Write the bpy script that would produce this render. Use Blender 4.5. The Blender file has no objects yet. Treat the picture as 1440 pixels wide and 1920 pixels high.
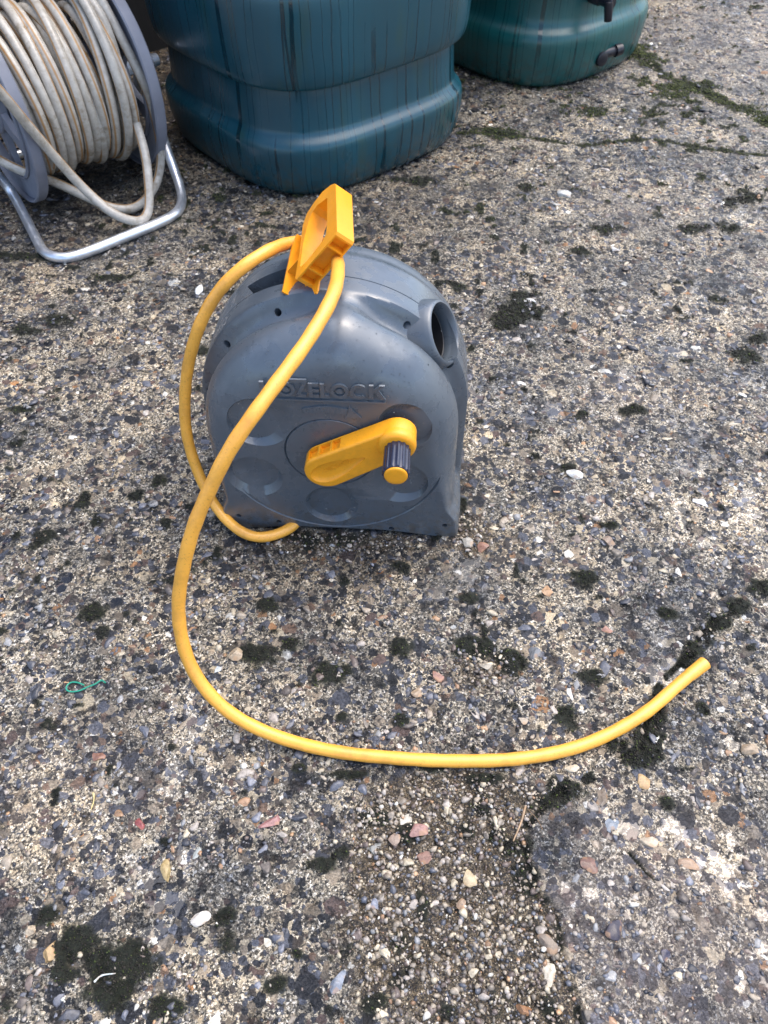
import bpy, bmesh, math
import numpy as np
from mathutils import Vector, Matrix

# ------------------------------------------------------------------ camera, sky, sun, exposure
scn = bpy.context.scene
F_PX, TH, CH = 1442.0, math.radians(50), 1.0
cam_d = bpy.data.cameras.new("camera"); cam = bpy.data.objects.new("camera", cam_d)
scn.collection.objects.link(cam); scn.camera = cam
cam.location = (0, 0, CH); cam.rotation_euler = (math.radians(90) - TH, 0, 0)
cam_d.sensor_fit = 'VERTICAL'; cam_d.sensor_height = 36.0; cam_d.lens = 36.0 * F_PX / 1920.0
cam_d.dof.use_dof = True; cam_d.dof.focus_distance = 1.06; cam_d.dof.aperture_fstop = 9.6
cam_d.clip_start = 0.02; cam_d.clip_end = 400

SUN_EL, SUN_AZ = math.radians(68), math.radians(60)     # azimuth clockwise from +Y (away from the camera), to the right
w = bpy.data.worlds.new("World"); scn.world = w; w.use_nodes = True
nt = w.node_tree; nt.nodes.clear()
sky = nt.nodes.new('ShaderNodeTexSky'); sky.sky_type = 'NISHITA'; sky.sun_disc = False
sky.sun_elevation = SUN_EL; sky.sun_rotation = SUN_AZ; sky.dust_density = 3.0; sky.air_density = 1.0; sky.altitude = 50
hs = nt.nodes.new('ShaderNodeHueSaturation'); hs.inputs['Saturation'].default_value = 1.05
bg = nt.nodes.new('ShaderNodeBackground'); bg.inputs['Strength'].default_value = 0.15
out = nt.nodes.new('ShaderNodeOutputWorld')
nt.links.new(sky.outputs[0], hs.inputs['Color']); nt.links.new(hs.outputs[0], bg.inputs['Color']); nt.links.new(bg.outputs[0], out.inputs[0])
sd = bpy.data.lights.new("sun", 'SUN'); sd.energy = 1.2; sd.angle = math.radians(75); sd.color = (1.0, 0.96, 0.90)
so = bpy.data.objects.new("sun", sd); scn.collection.objects.link(so)
dv = Vector((math.sin(SUN_AZ) * math.cos(SUN_EL), math.cos(SUN_AZ) * math.cos(SUN_EL), math.sin(SUN_EL)))
so.rotation_euler = dv.to_track_quat('Z', 'Y').to_euler(); so.location = dv * 10
scn.view_settings.view_transform = 'Standard'; scn.view_settings.look = 'None'
scn.view_settings.exposure = 1.32; scn.view_settings.gamma = 1.0

# ------------------------------------------------------------------ helpers
COL = scn.collection
rng = np.random.default_rng(11)
def tag(o, label=None, cat=None, group=None, kind=None):
    if label: o['label'] = label
    if cat: o['category'] = cat
    if group: o['group'] = group
    if kind: o['kind'] = kind
    return o
def empty(name, loc, rz=0.0):
    o = bpy.data.objects.new(name, None); COL.objects.link(o)
    o.location = loc; o.rotation_euler = (0, 0, rz); o.empty_display_size = .05
    return o
def link(name, me, mat=None, parent=None):
    o = bpy.data.objects.new(name, me); COL.objects.link(o)
    if mat: me.materials.append(mat)
    if parent: o.parent = parent
    return o
def np_mesh(name, V, Fc, smooth=True):
    """V (N,3); Fc an (M,k) integer array."""
    V = np.ascontiguousarray(V, dtype=np.float32); Fc = np.ascontiguousarray(Fc, dtype=np.int32)
    me = bpy.data.meshes.new(name)
    me.vertices.add(len(V)); me.vertices.foreach_set('co', V.ravel())
    m, k = Fc.shape
    me.loops.add(m * k); me.loops.foreach_set('vertex_index', Fc.ravel())
    me.polygons.add(m); me.polygons.foreach_set('loop_start', np.arange(0, m * k, k, dtype=np.int32))
    me.polygons.foreach_set('use_smooth', np.full(m, smooth))
    me.update(calc_edges=True); me.validate()
    return me
def vattr(me, name, arr):
    a = me.attributes.new(name, 'FLOAT', 'POINT'); a.data.foreach_set('value', np.ascontiguousarray(arr, dtype=np.float32))
def vcol(me, name, arr):
    arr = np.concatenate([arr, np.ones((len(arr), 1))], 1).astype(np.float32)
    a = me.attributes.new(name, 'FLOAT_COLOR', 'POINT'); a.data.foreach_set('color', arr.ravel())
def smooth(me, ang=40):
    for p in me.polygons: p.use_smooth = True
    me.set_sharp_from_angle(angle=math.radians(ang))
def bm_mesh(name, bm, smooth_ang=40):
    bmesh.ops.recalc_face_normals(bm, faces=bm.faces)
    me = bpy.data.meshes.new(name); bm.to_mesh(me); bm.free()
    if smooth_ang: smooth(me, smooth_ang)
    return me
def join_geo(parts):
    """join [(verts, faces-list)] into one bmesh-free mesh data pair"""
    V, Fs, o = [], [], 0
    for v, f in parts:
        V += [tuple(p) for p in v]; Fs += [tuple(i + o for i in q) for q in f]; o += len(v)
    return V, Fs
def loft(rings, cap=True, closed=True):
    """rings: list of (n,3) arrays"""
    n = len(rings[0]); V = [tuple(p) for r in rings for p in r]; Fs = []
    for i in range(len(rings) - 1):
        for j in range(n):
            k = (j + 1) % n
            Fs.append((i * n + j, i * n + k, (i + 1) * n + k, (i + 1) * n + j))
    if cap:
        Fs.append(tuple(reversed(range(n)))); Fs.append(tuple((len(rings) - 1) * n + j for j in range(n)))
    return V, Fs
def pymesh(name, V, Fs, ang=40):
    me = bpy.data.meshes.new(name); me.from_pydata([tuple(map(float, v)) for v in V], [], Fs); me.update()
    bm = bmesh.new(); bm.from_mesh(me); bmesh.ops.recalc_face_normals(bm, faces=bm.faces); bm.to_mesh(me); bm.free()
    if ang: smooth(me, ang)
    return me
def basis(n):
    n = np.asarray(n, float); n = n / np.linalg.norm(n)
    a = np.array([0, 0, 1.]) if abs(n[2]) < .9 else np.array([1., 0, 0])
    u = np.cross(a, n); u /= np.linalg.norm(u); v = np.cross(n, u)
    return u, v, n
def lathe(c, axis, prof, seg=48):
    """prof: list of (radius, along) from start to end; closed solid with caps"""
    u, v, n = basis(axis); c = np.asarray(c, float); a = np.linspace(0, 2 * np.pi, seg, endpoint=False)
    rings = [c + n * h + r * (np.cos(a)[:, None] * u + np.sin(a)[:, None] * v) for r, h in prof]
    return loft(rings)
def tube_path(P, radius, seg=24, caps=True, radii=None):
    """sweep a circle along points P with parallel transport; returns V, F (quads), angle index, arc length"""
    P = np.asarray(P, float); T = np.gradient(P, axis=0); T /= np.linalg.norm(T, axis=1)[:, None]
    u = basis(T[0])[0]; rings = []
    a = np.linspace(0, 2 * np.pi, seg, endpoint=False)
    for i in range(len(P)):
        u = u - T[i] * (u @ T[i]); u /= np.linalg.norm(u); v = np.cross(T[i], u)
        r = radius if radii is None else radii[i]
        rings.append(P[i] + r * (np.cos(a)[:, None] * u + np.sin(a)[:, None] * v))
    return rings
def catmull(P, step=.004):
    P = np.asarray(P, float); P = np.vstack([2 * P[0] - P[1], P, 2 * P[-1] - P[-2]]); out = []
    for i in range(1, len(P) - 2):
        p0, p1, p2, p3 = P[i - 1:i + 3]; n = max(2, int(np.linalg.norm(p2 - p1) / step))
        t = np.linspace(0, 1, n, endpoint=False)[:, None]
        out.append(.5 * ((2 * p1) + (-p0 + p2) * t + (2 * p0 - 5 * p1 + 4 * p2 - p3) * t ** 2 + (-p0 + 3 * p1 - 3 * p2 + p3) * t ** 3))
    return np.vstack(out + [P[-2][None]])
def smooth_path(P, it=6):
    P = P.copy()
    for _ in range(it): P[1:-1] = .25 * P[:-2] + .5 * P[1:-1] + .25 * P[2:]
    return P
def prism(poly, E, origin, U, Vv):
    """extrude 2-D polygon (list of (u,v)) by vector E"""
    o = np.asarray(origin, float); a = [o + U * p[0] + Vv * p[1] for p in poly]; b = [p + E for p in a]
    return loft([np.array(a), np.array(b)])
def boolean(o, cutter_geo, op='DIFFERENCE'):
    me = pymesh('cutter', *cutter_geo, ang=None); c = bpy.data.objects.new('cutter', me); COL.objects.link(c)
    c.matrix_world = o.matrix_world
    m = o.modifiers.new('b', 'BOOLEAN'); m.operation = op; m.object = c; m.solver = 'EXACT'
    dg = bpy.context.evaluated_depsgraph_get(); dg.update()
    res = bpy.data.meshes.new_from_object(o.evaluated_get(dg))
    o.modifiers.remove(m)
    mats = list(o.data.materials); o.data = res
    if not res.materials:
        for x in mats: res.materials.append(x)
    bpy.data.objects.remove(c)
    return o
# --- value noise in numpy
_tab = np.random.default_rng(5).random((256, 256)).astype(np.float32)
def vnoise(x, y, s=0):
    xi = np.floor(x).astype(np.int64); yi = np.floor(y).astype(np.int64); fx = x - xi; fy = y - yi
    fx = fx * fx * (3 - 2 * fx); fy = fy * fy * (3 - 2 * fy); a = xi + 37 * s; b = yi + 91 * s
    g = lambda p, q: _tab[p & 255, q & 255]
    return (g(a, b) * (1 - fx) + g(a + 1, b) * fx) * (1 - fy) + (g(a, b + 1) * (1 - fx) + g(a + 1, b + 1) * fx) * fy
def fbm(x, y, s=0, o=4):
    t = 0; k = 1.; n = 0
    for i in range(o):
        t = t + k * vnoise(x * 2 ** i, y * 2 ** i, s + i); n += k; k *= .5
    return t / n
def sstep(a, b, x):
    t = np.clip((x - a) / (b - a), 0, 1); return t * t * (3 - 2 * t)
def gp(px, py, z=0.0):
    """ground point seen at a pixel of the 1440x1920 photograph"""
    c, s = math.cos(TH), math.sin(TH); v = (960 - py) / F_PX
    t = (CH - z) / (s - v * c)
    return np.array([(px - 720) / F_PX * t, (c + v * s) * t, z]), t

# ------------------------------------------------------------------ materials
def mat(name):
    m = bpy.data.materials.new(name); m.use_nodes = True; nt = m.node_tree
    b = nt.nodes['Principled BSDF']
    return m, nt, b
def N(nt, t, **kw):
    n = nt.nodes.new(t)
    for k, v in kw.items():
        if k in n.inputs: n.inputs[k].default_value = v
        else: setattr(n, k, v)
    return n
def ramp(nt, fac, stops, interp='LINEAR'):
    r = nt.nodes.new('ShaderNodeValToRGB'); r.color_ramp.interpolation = interp
    e = r.color_ramp.elements
    while len(e) < len(stops): e.new(0.5)
    for q, (p, c) in zip(e, stops):
        q.position = p; q.color = (c, c, c, 1) if not hasattr(c, '__len__') else (*c, 1)
    nt.links.new(fac, r.inputs[0]); return r.outputs[0]
def math_n(nt, op, a, b=None, clamp=False):
    n = nt.nodes.new('ShaderNodeMath'); n.operation = op; n.use_clamp = clamp
    for i, x in enumerate((a, b)):
        if x is None: continue
        if isinstance(x, (int, float)): n.inputs[i].default_value = x
        else: nt.links.new(x, n.inputs[i])
    return n.outputs[0]
def mixc(nt, fac, a, b, mode='MIX'):
    n = nt.nodes.new('ShaderNodeMix'); n.data_type = 'RGBA'; n.blend_type = mode
    for s, x in ((n.inputs[0], fac), (n.inputs[6], a), (n.inputs[7], b)):
        if isinstance(x, (int, float)): s.default_value = x
        elif isinstance(x, tuple): s.default_value = (*x, 1)
        else: nt.links.new(x, s)
    return n.outputs[2]
def coord(nt, scale=(1, 1, 1)):
    tc = nt.nodes.new('ShaderNodeTexCoord'); mp = nt.nodes.new('ShaderNodeMapping'); mp.inputs['Scale'].default_value = scale
    nt.links.new(tc.outputs['Object'], mp.inputs[0]); return mp.outputs[0]
def noise(nt, vec, scale, detail=4, rough=.55, out='Fac'):
    n = N(nt, 'ShaderNodeTexNoise', Scale=scale, Detail=detail, Roughness=rough); nt.links.new(vec, n.inputs['Vector']); return n.outputs[out]
def bump(nt, b, h, strength=.3, dist=.001, prev=None):
    n = N(nt, 'ShaderNodeBump', Strength=strength, Distance=dist); nt.links.new(h, n.inputs['Height'])
    if prev: nt.links.new(prev, n.inputs['Normal'])
    if b: nt.links.new(n.outputs[0], b.inputs['Normal'])
    return n.outputs[0]
def plastic(name, col, rough=.4, var=.12, grain=900, gstr=.15, wet=False, dirt=None, spec=.5, coat=0.0):
    m, nt, b = mat(name); c = coord(nt)
    n1 = noise(nt, c, 14, 5); 
    lo = tuple(x * (1 - var) for x in col); hi = tuple(min(1, x * (1 + var)) for x in col)
    cc = ramp(nt, n1, [(.3, lo), (.7, hi)])
    if coat:
        dep = ramp(nt, noise(nt, c, 24, 6, .72), [(.55, 0.0), (.66, .18)]); cc = mixc(nt, dep, cc, (.18, .205, .235))
        sx = nt.nodes.new('ShaderNodeSeparateXYZ'); nt.links.new(c, sx.inputs[0])
        lowz = ramp(nt, sx.outputs[2], [(.0, .75), (.09, 0.0)]); soil = math_n(nt, 'MULTIPLY', lowz, ramp(nt, noise(nt, c, 70, 5, .75), [(.46, 0.0), (.58, 1.0)])); cc = mixc(nt, soil, cc, (.075, .060, .042))
    if dirt:
        n2 = noise(nt, c, 330, 4, .75); d = ramp(nt, n2, [(.56, 0.0), (.66, dirt[1])])
        n4 = noise(nt, c, 16, 5, .7); d = math_n(nt, 'MAXIMUM', d, ramp(nt, n4, [(.50, 0.0), (.68, .5)])); cc = mixc(nt, d, cc, dirt[0])
    nt.links.new(cc, b.inputs['Base Color'])
    if wet:
        n3 = noise(nt, c, 26, 4, .6); r = ramp(nt, n3, [(.48, rough), (.56, rough * .45)]); nt.links.new(r, b.inputs['Roughness'])
    else:
        n3 = noise(nt, c, 40, 4, .6); r = ramp(nt, n3, [(.3, rough * .8), (.7, min(1, rough * 1.25))]); nt.links.new(r, b.inputs['Roughness'])
    b.inputs['Specular IOR Level'].default_value = spec
    if coat:
        film = ramp(nt, noise(nt, coord(nt, (1, 1, .55)), 17, 4, .55), [(.44, 0.15), (.50, coat)]); nt.links.new(film, b.inputs['Coat Weight'])
        b.inputs['Coat Roughness'].default_value = .30; b.inputs['Coat IOR'].default_value = 1.6
    bump(nt, b, noise(nt, c, grain, 2), gstr, .0004)
    return m
M = {}
M['casing'] = plastic('slate_plastic', (.078, .097, .118), .44, .08, 1400, .14, wet=True, spec=.75, coat=.45)
M['cavity'] = plastic('bore_shade_black', (.012, .012, .014), .45)  # near-black colour stands in for shade inside the outlet bore
M['crank'] = plastic('amber_plastic', (.88, .37, .014), .36, .08, 500, .10, dirt=((.42, .19, .02), .35))
M['clip'] = plastic('orange_plastic', (.95, .36, .012), .36, .08, 500, .08, dirt=((.55, .20, .01), .30))
M['grip'] = plastic('navy_plastic', (.022, .026, .05), .22, .2, 300, .1)
M['hose'] = plastic('yellow_hose', (.88, .42, .055), .34, .10, 1100, .25, spec=.7, dirt=((.38, .17, .03), .55))
M['cord'] = plastic('green_wire', (.02, .25, .16), .35)
M['flange'] = plastic('grey_flange_plastic', (.20, .21, .25), .5, .12, 600, .1)
M['tap'] = plastic('tap_plastic', (.012, .012, .018), .35)

def m_metal():
    m, nt, b = mat('galvanised_tube'); c = coord(nt)
    nt.links.new(ramp(nt, noise(nt, c, 30, 5), [(.3, (.72, .75, .80)), (.7, (.88, .90, .93))]), b.inputs['Base Color'])
    b.inputs['Metallic'].default_value = .85
    nt.links.new(ramp(nt, noise(nt, c, 60, 5), [(.3, .28), (.7, .45)]), b.inputs['Roughness']); return m
M['metal'] = m_metal()

def m_butt(name, base, dark):
    m, nt, b = mat(name)
    # run marks: thin lines down the barrel, from a noise in (distance round the barrel, height)
    wob = coord(nt, (1, 1, 1))
    at = N(nt, 'ShaderNodeAttribute'); at.attribute_name = 'round'
    sx = nt.nodes.new('ShaderNodeSeparateXYZ'); nt.links.new(wob, sx.inputs[0])
    def uvz(kz, amp):
        wn = N(nt, 'ShaderNodeTexNoise', Scale=9.0, Detail=2.0); nt.links.new(wob, wn.inputs['Vector'])
        u_ = math_n(nt, 'ADD', at.outputs['Fac'], math_n(nt, 'MULTIPLY', wn.outputs['Fac'], amp))
        cx = nt.nodes.new('ShaderNodeCombineXYZ'); nt.links.new(u_, cx.inputs[0]); nt.links.new(math_n(nt, 'MULTIPLY', sx.outputs[2], kz), cx.inputs[1]); return cx.outputs[0]
    def lines(scale, kz, w0, w1, amp):
        band = math_n(nt, 'ABSOLUTE', math_n(nt, 'SUBTRACT', noise(nt, uvz(kz, amp), scale, 1, .4), .5)); return ramp(nt, band, [(w0, 1.0), (w1, 0.0)])
    line = math_n(nt, 'MAXIMUM', lines(25, .018, .006, .013, .010), math_n(nt, 'MULTIPLY', lines(52, .02, .006, .018, .006), .05))
    brk = ramp(nt, noise(nt, uvz(.35, .02), 9, 2), [(.36, 0.15), (.50, 1.0)])
    line = math_n(nt, 'MULTIPLY', line, brk)
    ad = type('o', (), {'outputs': [uvz(.08, .02)]})
    s2 = noise(nt, ad.outputs[0], 11, 3, .6)
    cc = ramp(nt, s2, [(.35, base), (.7, tuple(x * 1.35 for x in base))])
    alg = ramp(nt, noise(nt, coord(nt, (1, 1, .15)), 18, 5, .7), [(.54, 0.0), (.72, .5)])
    cc = mixc(nt, alg, cc, (.030, .062, .030))
    lowz = ramp(nt, sx.outputs[2], [(.0, .8), (.14, 0.0)]); cc = mixc(nt, math_n(nt, 'MULTIPLY', lowz, ramp(nt, noise(nt, wob, 60, 6, .75), [(.44, 0.0), (.58, 1.0)])), cc, (.035, .038, .026))
    cc = mixc(nt, math_n(nt, 'MULTIPLY', line, .8), cc, dark)
    spk = ramp(nt, noise(nt, wob, 240, 2, .5), [(.74, 0.0), (.78, .5)])
    cc = mixc(nt, spk, cc, (.25, .3, .28))
    b.inputs['Specular IOR Level'].default_value = .7
    nt.links.new(cc, b.inputs['Base Color'])
    r = ramp(nt, noise(nt, wob, 9, 5), [(.3, .27), (.7, .38)])
    r = math_n(nt, 'SUBTRACT', r, math_n(nt, 'MULTIPLY', line, .2)); nt.links.new(r, b.inputs['Roughness'])
    bump(nt, b, noise(nt, wob, 150, 4), .12, .001)
    return m
M['butt'] = m_butt('green_barrel_plastic', (.0026, .052, .074), (.0012, .013, .020))
M['butt2'] = m_butt('green_barrel_plastic_far', (.006, .078, .076), (.003, .020, .021))

def m_old_hose():
    m, nt, b = mat('weathered_grey_hose'); c = coord(nt)
    at = N(nt, 'ShaderNodeAttribute'); at.attribute_name = 'stripe'
    cc = ramp(nt, noise(nt, c, 60, 5, .7), [(.3, (.37, .335, .28)), (.7, (.54, .505, .44))])
    mud = ramp(nt, noise(nt, c, 25, 5, .7), [(.53, 0.0), (.70, .7)])
    cc = mixc(nt, mud, cc, (.17, .12, .06))
    st = ramp(nt, at.outputs['Fac'], [(.55, 0.0), (.95, .85)])
    cc = mixc(nt, st, cc, (.36, .17, .03))
    nt.links.new(cc, b.inputs['Base Color']); b.inputs['Roughness'].default_value = .26
    bump(nt, b, noise(nt, c, 300, 4), .25, .0008); return m
M['oldhose'] = m_old_hose()

def m_stone(name, rough0, rough1, mott=.35, attr='Col'):
    m, nt, b = mat(name); c = coord(nt)
    at = N(nt, 'ShaderNodeAttribute'); at.attribute_name = attr
    k = ramp(nt, noise(nt, c, 260, 4, .65), [(.3, 1 - mott), (.7, 1 + mott)])
    cc = mixc(nt, 1.0, at.outputs['Color'], k, 'MULTIPLY'); nt.links.new(cc, b.inputs['Base Color'])
    nt.links.new(ramp(nt, noise(nt, c, 120, 3), [(.35, rough0), (.65, rough1)]), b.inputs['Roughness'])
    bump(nt, b, noise(nt, c, 700, 4, .6), .3, .0006); return m
M['pebble'] = m_stone('wet_pebble', .18, .5)
M['moss'] = m_stone('moss', .7, .9, .5)

def m_flint():
    m, nt, b = mat('flint'); c = coord(nt)
    oi = nt.nodes.new('ShaderNodeObjectInfo'); tc = oi.outputs['Color']
    k = ramp(nt, noise(nt, c, 170, 5, .7), [(.3, .55), (.7, 1.25)])
    cc = mixc(nt, 1.0, tc, k, 'MULTIPLY')
    pat = ramp(nt, noise(nt, c, 75, 3, .5), [(.55, 0.0), (.62, .5)])
    cc = mixc(nt, pat, cc, (.34, .20, .10))
    nt.links.new(cc, b.inputs['Base Color']); nt.links.new(ramp(nt, noise(nt, c, 90, 3), [(.35, .2), (.65, .5)]), b.inputs['Roughness'])
    bump(nt, b, noise(nt, c, 350, 5, .6), .4, .001); return m
M['flint'] = m_flint()

def m_fence():
    m, nt, b = mat('boards_shade_black'); c = coord(nt, (1, 1, .06))
    nt.links.new(ramp(nt, noise(nt, c, 60, 5), [(.3, (.004, .004, .004)), (.7, (.010, .009, .008))]), b.inputs['Base Color'])  # deep shade behind the butts is put into this near-black colour
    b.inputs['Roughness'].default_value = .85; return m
M['fence'] = m_fence()

def m_ground():
    m, nt, b = mat('wet_exposed_aggregate_concrete'); L = nt.links
    c = coord(nt)
    A = lambda n: (lambda a: a.outputs['Fac'])(N(nt, 'ShaderNodeAttribute', attribute_name=n))
    moss, grav, pale, wet = A('moss'), A('gravel'), A('pale'), A('wet')
    # warped coordinates so cells are irregular
    wv = noise(nt, c, 130, 3, .6, 'Color')
    ad = nt.nodes.new('ShaderNodeVectorMath'); ad.operation = 'MULTIPLY_ADD'
    L.new(wv, ad.inputs[0]); ad.inputs[1].default_value = (.0065, .0065, .0065); L.new(c, ad.inputs[2]); wc = ad.outputs[0]
    def cells(scale, rnd=1.0):
        v = N(nt, 'ShaderNodeTexVoronoi', Scale=scale, Randomness=rnd); v.feature = 'F1'; L.new(wc, v.inputs['Vector'])
        sep = nt.nodes.new('ShaderNodeSeparateColor'); L.new(v.outputs['Color'], sep.inputs[0])
        return v.outputs['Distance'], sep.outputs
    PAL = [(0.0, (.030, .031, .036)), (.16, (.055, .057, .066)), (.30, (.095, .098, .112)), (.42, (.14, .145, .165)), (.52, (.085, .075, .068)),
           (.62, (.19, .165, .135)), (.72, (.13, .10, .09)), (.80, (.30, .26, .21)), (.88, (.19, .14, .11)), (.91, (.42, .37, .29)), (.97, (.30, .20, .13)), (.985, (.62, .60, .55))]
    d1, s1 = cells(66); d2, s2 = cells(128); d3, s3 = cells(340)
    col1 = ramp(nt, s1[0], PAL, 'CONSTANT'); col2 = ramp(nt, s2[1], PAL, 'CONSTANT')
    col3 = ramp(nt, s3[0], [(0, (.08, .075, .068)), (.15, (.22, .20, .165)), (.4, (.40, .355, .285)), (.7, (.48, .44, .37)), (.9, (.60, .56, .49))], 'CONSTANT')
    # mortar between the stones: pale grains with dark pits
    fine = noise(nt, c, 680, 3, .7)
    mort = mixc(nt, 1.0, col3, ramp(nt, fine, [(.34, .32), (.5, .95), (.66, 1.35)]), 'MULTIPLY')
    pit = ramp(nt, noise(nt, c, 330, 4, .65), [(.40, 1.0), (.50, 0.0)])
    mort = mixc(nt, math_n(nt, 'MULTIPLY', pit, .75), mort, (.035, .032, .03))
    # which patches are stone-rich
    big = noise(nt, c, 17, 6, .72); rich = ramp(nt, big, [(.43, 0.0), (.57, 1.0)])
    stn = math_n(nt, 'ADD', ramp(nt, s2[0], [(0, 0.0), (1, 1.0)]), math_n(nt, 'MULTIPLY', rich, .75))
    is2 = ramp(nt, math_n(nt, 'SUBTRACT', stn, math_n(nt, 'MULTIPLY', d2, .9)), [(.56, 0.0), (.61, 1.0)])
    cc = mixc(nt, is2, mort, col2)
    st1 = math_n(nt, 'ADD', s1[1], math_n(nt, 'MULTIPLY', rich, .32))
    is1 = ramp(nt, math_n(nt, 'SUBTRACT', st1, math_n(nt, 'MULTIPLY', d1, .8)), [(.60, 0.0), (.63, 1.0)])
    cc = mixc(nt, is1, cc, col1)
    d0, s0 = cells(36); col0 = ramp(nt, s0[2], PAL, 'CONSTANT'); is0 = ramp(nt, math_n(nt, 'SUBTRACT', s0[0], math_n(nt, 'MULTIPLY', d0, .35)), [(.80, 0.0), (.812, 1.0)]); cc = mixc(nt, is0, cc, col0)
    # mottling inside stones
    cc = mixc(nt, 1.0, cc, ramp(nt, noise(nt, c, 500, 4, .7), [(.3, .62), (.7, 1.35)]), 'MULTIPLY')
    # dark damp blotches and lichen
    bl = ramp(nt, noise(nt, c, 30, 6, .68), [(.565, 0.0), (.61, .92)])
    cc = mixc(nt, bl, cc, mixc(nt, 1.0, cc, (.16, .165, .18), 'MULTIPLY'))
    b2 = ramp(nt, noise(nt, c, 74, 4, .6), [(.615, 0.0), (.66, .85)]); cc = mixc(nt, b2, cc, (.020, .020, .021))
    dmp = ramp(nt, noise(nt, c, 5.5, 6, .74), [(.36, (.38, .41, .47)), (.5, (.92, .92, .92)), (.62, (1.30, 1.25, 1.18))]); cc = mixc(nt, 1.0, cc, dmp, 'MULTIPLY')
    cc = mixc(nt, A('damp_shade'), cc, mixc(nt, 1.0, cc, (.34, .30, .25), 'MULTIPLY'))  # darkens the ground for damp, with shade from the butts painted in
    # pale slab: lighter, pinker
    cc = mixc(nt, math_n(nt, 'MULTIPLY', pale, .55), cc, mixc(nt, .5, cc, (.34, .29, .26)))
    # gravelly hollow: brown grit
    grit = mixc(nt, ramp(nt, fine, [(.46, 0.0), (.56, 1.0)]), (.030, .024, .019), mixc(nt, 1.0, col3, (.48, .42, .34), 'MULTIPLY'))
    cc = mixc(nt, math_n(nt, 'MULTIPLY', grav, .85), cc, grit)
    cc = mixc(nt, moss, cc, mixc(nt, fine, (.010, .012, .006), (.022, .028, .010)))
    gm_ = N(nt, 'ShaderNodeGamma', Gamma=1.32); L.new(cc, gm_.inputs['Color']); cc = mixc(nt, 1.0, gm_.outputs[0], (1.44, 1.46, 1.48), 'MULTIPLY')
    hv = N(nt, 'ShaderNodeHueSaturation', Saturation=1.10); L.new(cc, hv.inputs['Color']); cc = hv.outputs[0]
    L.new(cc, b.inputs['Base Color'])
    r = ramp(nt, noise(nt, c, 45, 5, .7), [(.36, .24), (.62, .62)])
    r = math_n(nt, 'SUBTRACT', r, math_n(nt, 'MULTIPLY', wet, .35)); r = math_n(nt, 'ADD', r, math_n(nt, 'MULTIPLY', moss, .4)); r = math_n(nt, 'MAXIMUM', r, .10)
    L.new(r, b.inputs['Roughness'])
    dry = math_n(nt, 'SUBTRACT', 1.0, math_n(nt, 'MULTIPLY', wet, .96))
    h1 = math_n(nt, 'MULTIPLY', math_n(nt, 'SUBTRACT', .6, d1), is1)
    h2 = math_n(nt, 'MULTIPLY', math_n(nt, 'SUBTRACT', .6, d2), math_n(nt, 'MULTIPLY', is2, .6))
    h = math_n(nt, 'MAXIMUM', h1, h2); h = math_n(nt, 'ADD', h, math_n(nt, 'MULTIPLY', noise(nt, c, 520, 5, .7), .9))
    h = math_n(nt, 'SUBTRACT', h, math_n(nt, 'MULTIPLY', pit, .5)); h = math_n(nt, 'MULTIPLY', h, dry)
    bump(nt, b, h, .9, .0022)
    return m
M['ground'] = m_ground()

# ------------------------------------------------------------------ ground
MOSS = [(180,1140,24,22),(500,1130,24,22),(495,1225,58,30),(620,1262,40,24),(545,1210,26,20),(750,1350,22,18),(750,1210,26,18),(890,1213,42,22),(962,1240,34,26),
 (1090,1083,28,24),(1140,985,26,14),(1065,1345,28,30),(1210,1380,40,50),(1235,1330,30,30),(1190,1420,34,26),(980,578,58,34),(940,600,30,20),(940,250,75,11),(1105,210,50,12),(1215,105,44,14),
 (1195,90,30,9),(1300,163,74,15),(1260,180,40,10),(1400,205,44,15),(1435,225,26,12),(1425,1100,24,18),(1390,1140,24,18),(1350,1165,26,18),(1320,1190,20,22),(1300,1215,22,18),(1285,1240,20,18),
 (985,1640,30,52),(965,1585,42,28),(1050,1480,44,34),(1010,1500,50,26),(1250,1505,18,16),(905,1515,30,26),(880,1555,24,20),(775,1560,30,20),(750,1762,34,30),(790,1700,16,44),(930,1560,30,34),
 (85,1722,30,22),(140,1765,44,40),(235,1800,66,38),(205,1862,66,40),(310,1888,64,28),(120,1830,30,22),(430,1762,24,34),(425,1720,20,22),(705,1535,26,20),(600,1618,30,14),(640,1600,20,12),(1035,1892,20,40),
 (1135,428,34,12),(1235,405,16,10),(1305,430,38,12),(1378,428,32,12),(1405,365,30,18),(1370,380,20,12),(1400,665,30,22),(1420,632,22,14),(40,765,34,9),(105,600,34,16),(60,620,40,10),(380,655,20,12),
 (600,1010,90,14),(870,960,20,30),(880,1120,24,14),(1110,1270,26,20),(1060,880,20,14),(1250,1150,24,12),(560,1790,22,18),(520,1845,26,20),(990,350,24,10),(1090,470,20,10),(640,1345,18,14),
 (300,900,18,12),(160,930,16,10),(1180,770,26,12),(1090,780,20,12),(1320,1330,16,14),(1150,1395,40,24),(560,1440,26,10),(660,1450,60,9),(900,1460,60,12),(1350,560,20,8),(860,540,20,12),
 (50,480,60,12),(200,520,40,9),(780,340,50,10),(480,1000,30,12),(15,1890,22,24),(690,1880,30,22),(840,1895,20,20),(820,1440,40,8)]
GREENISH = {17, 18, 19, 20, 21, 22, 23, 24}
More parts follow.
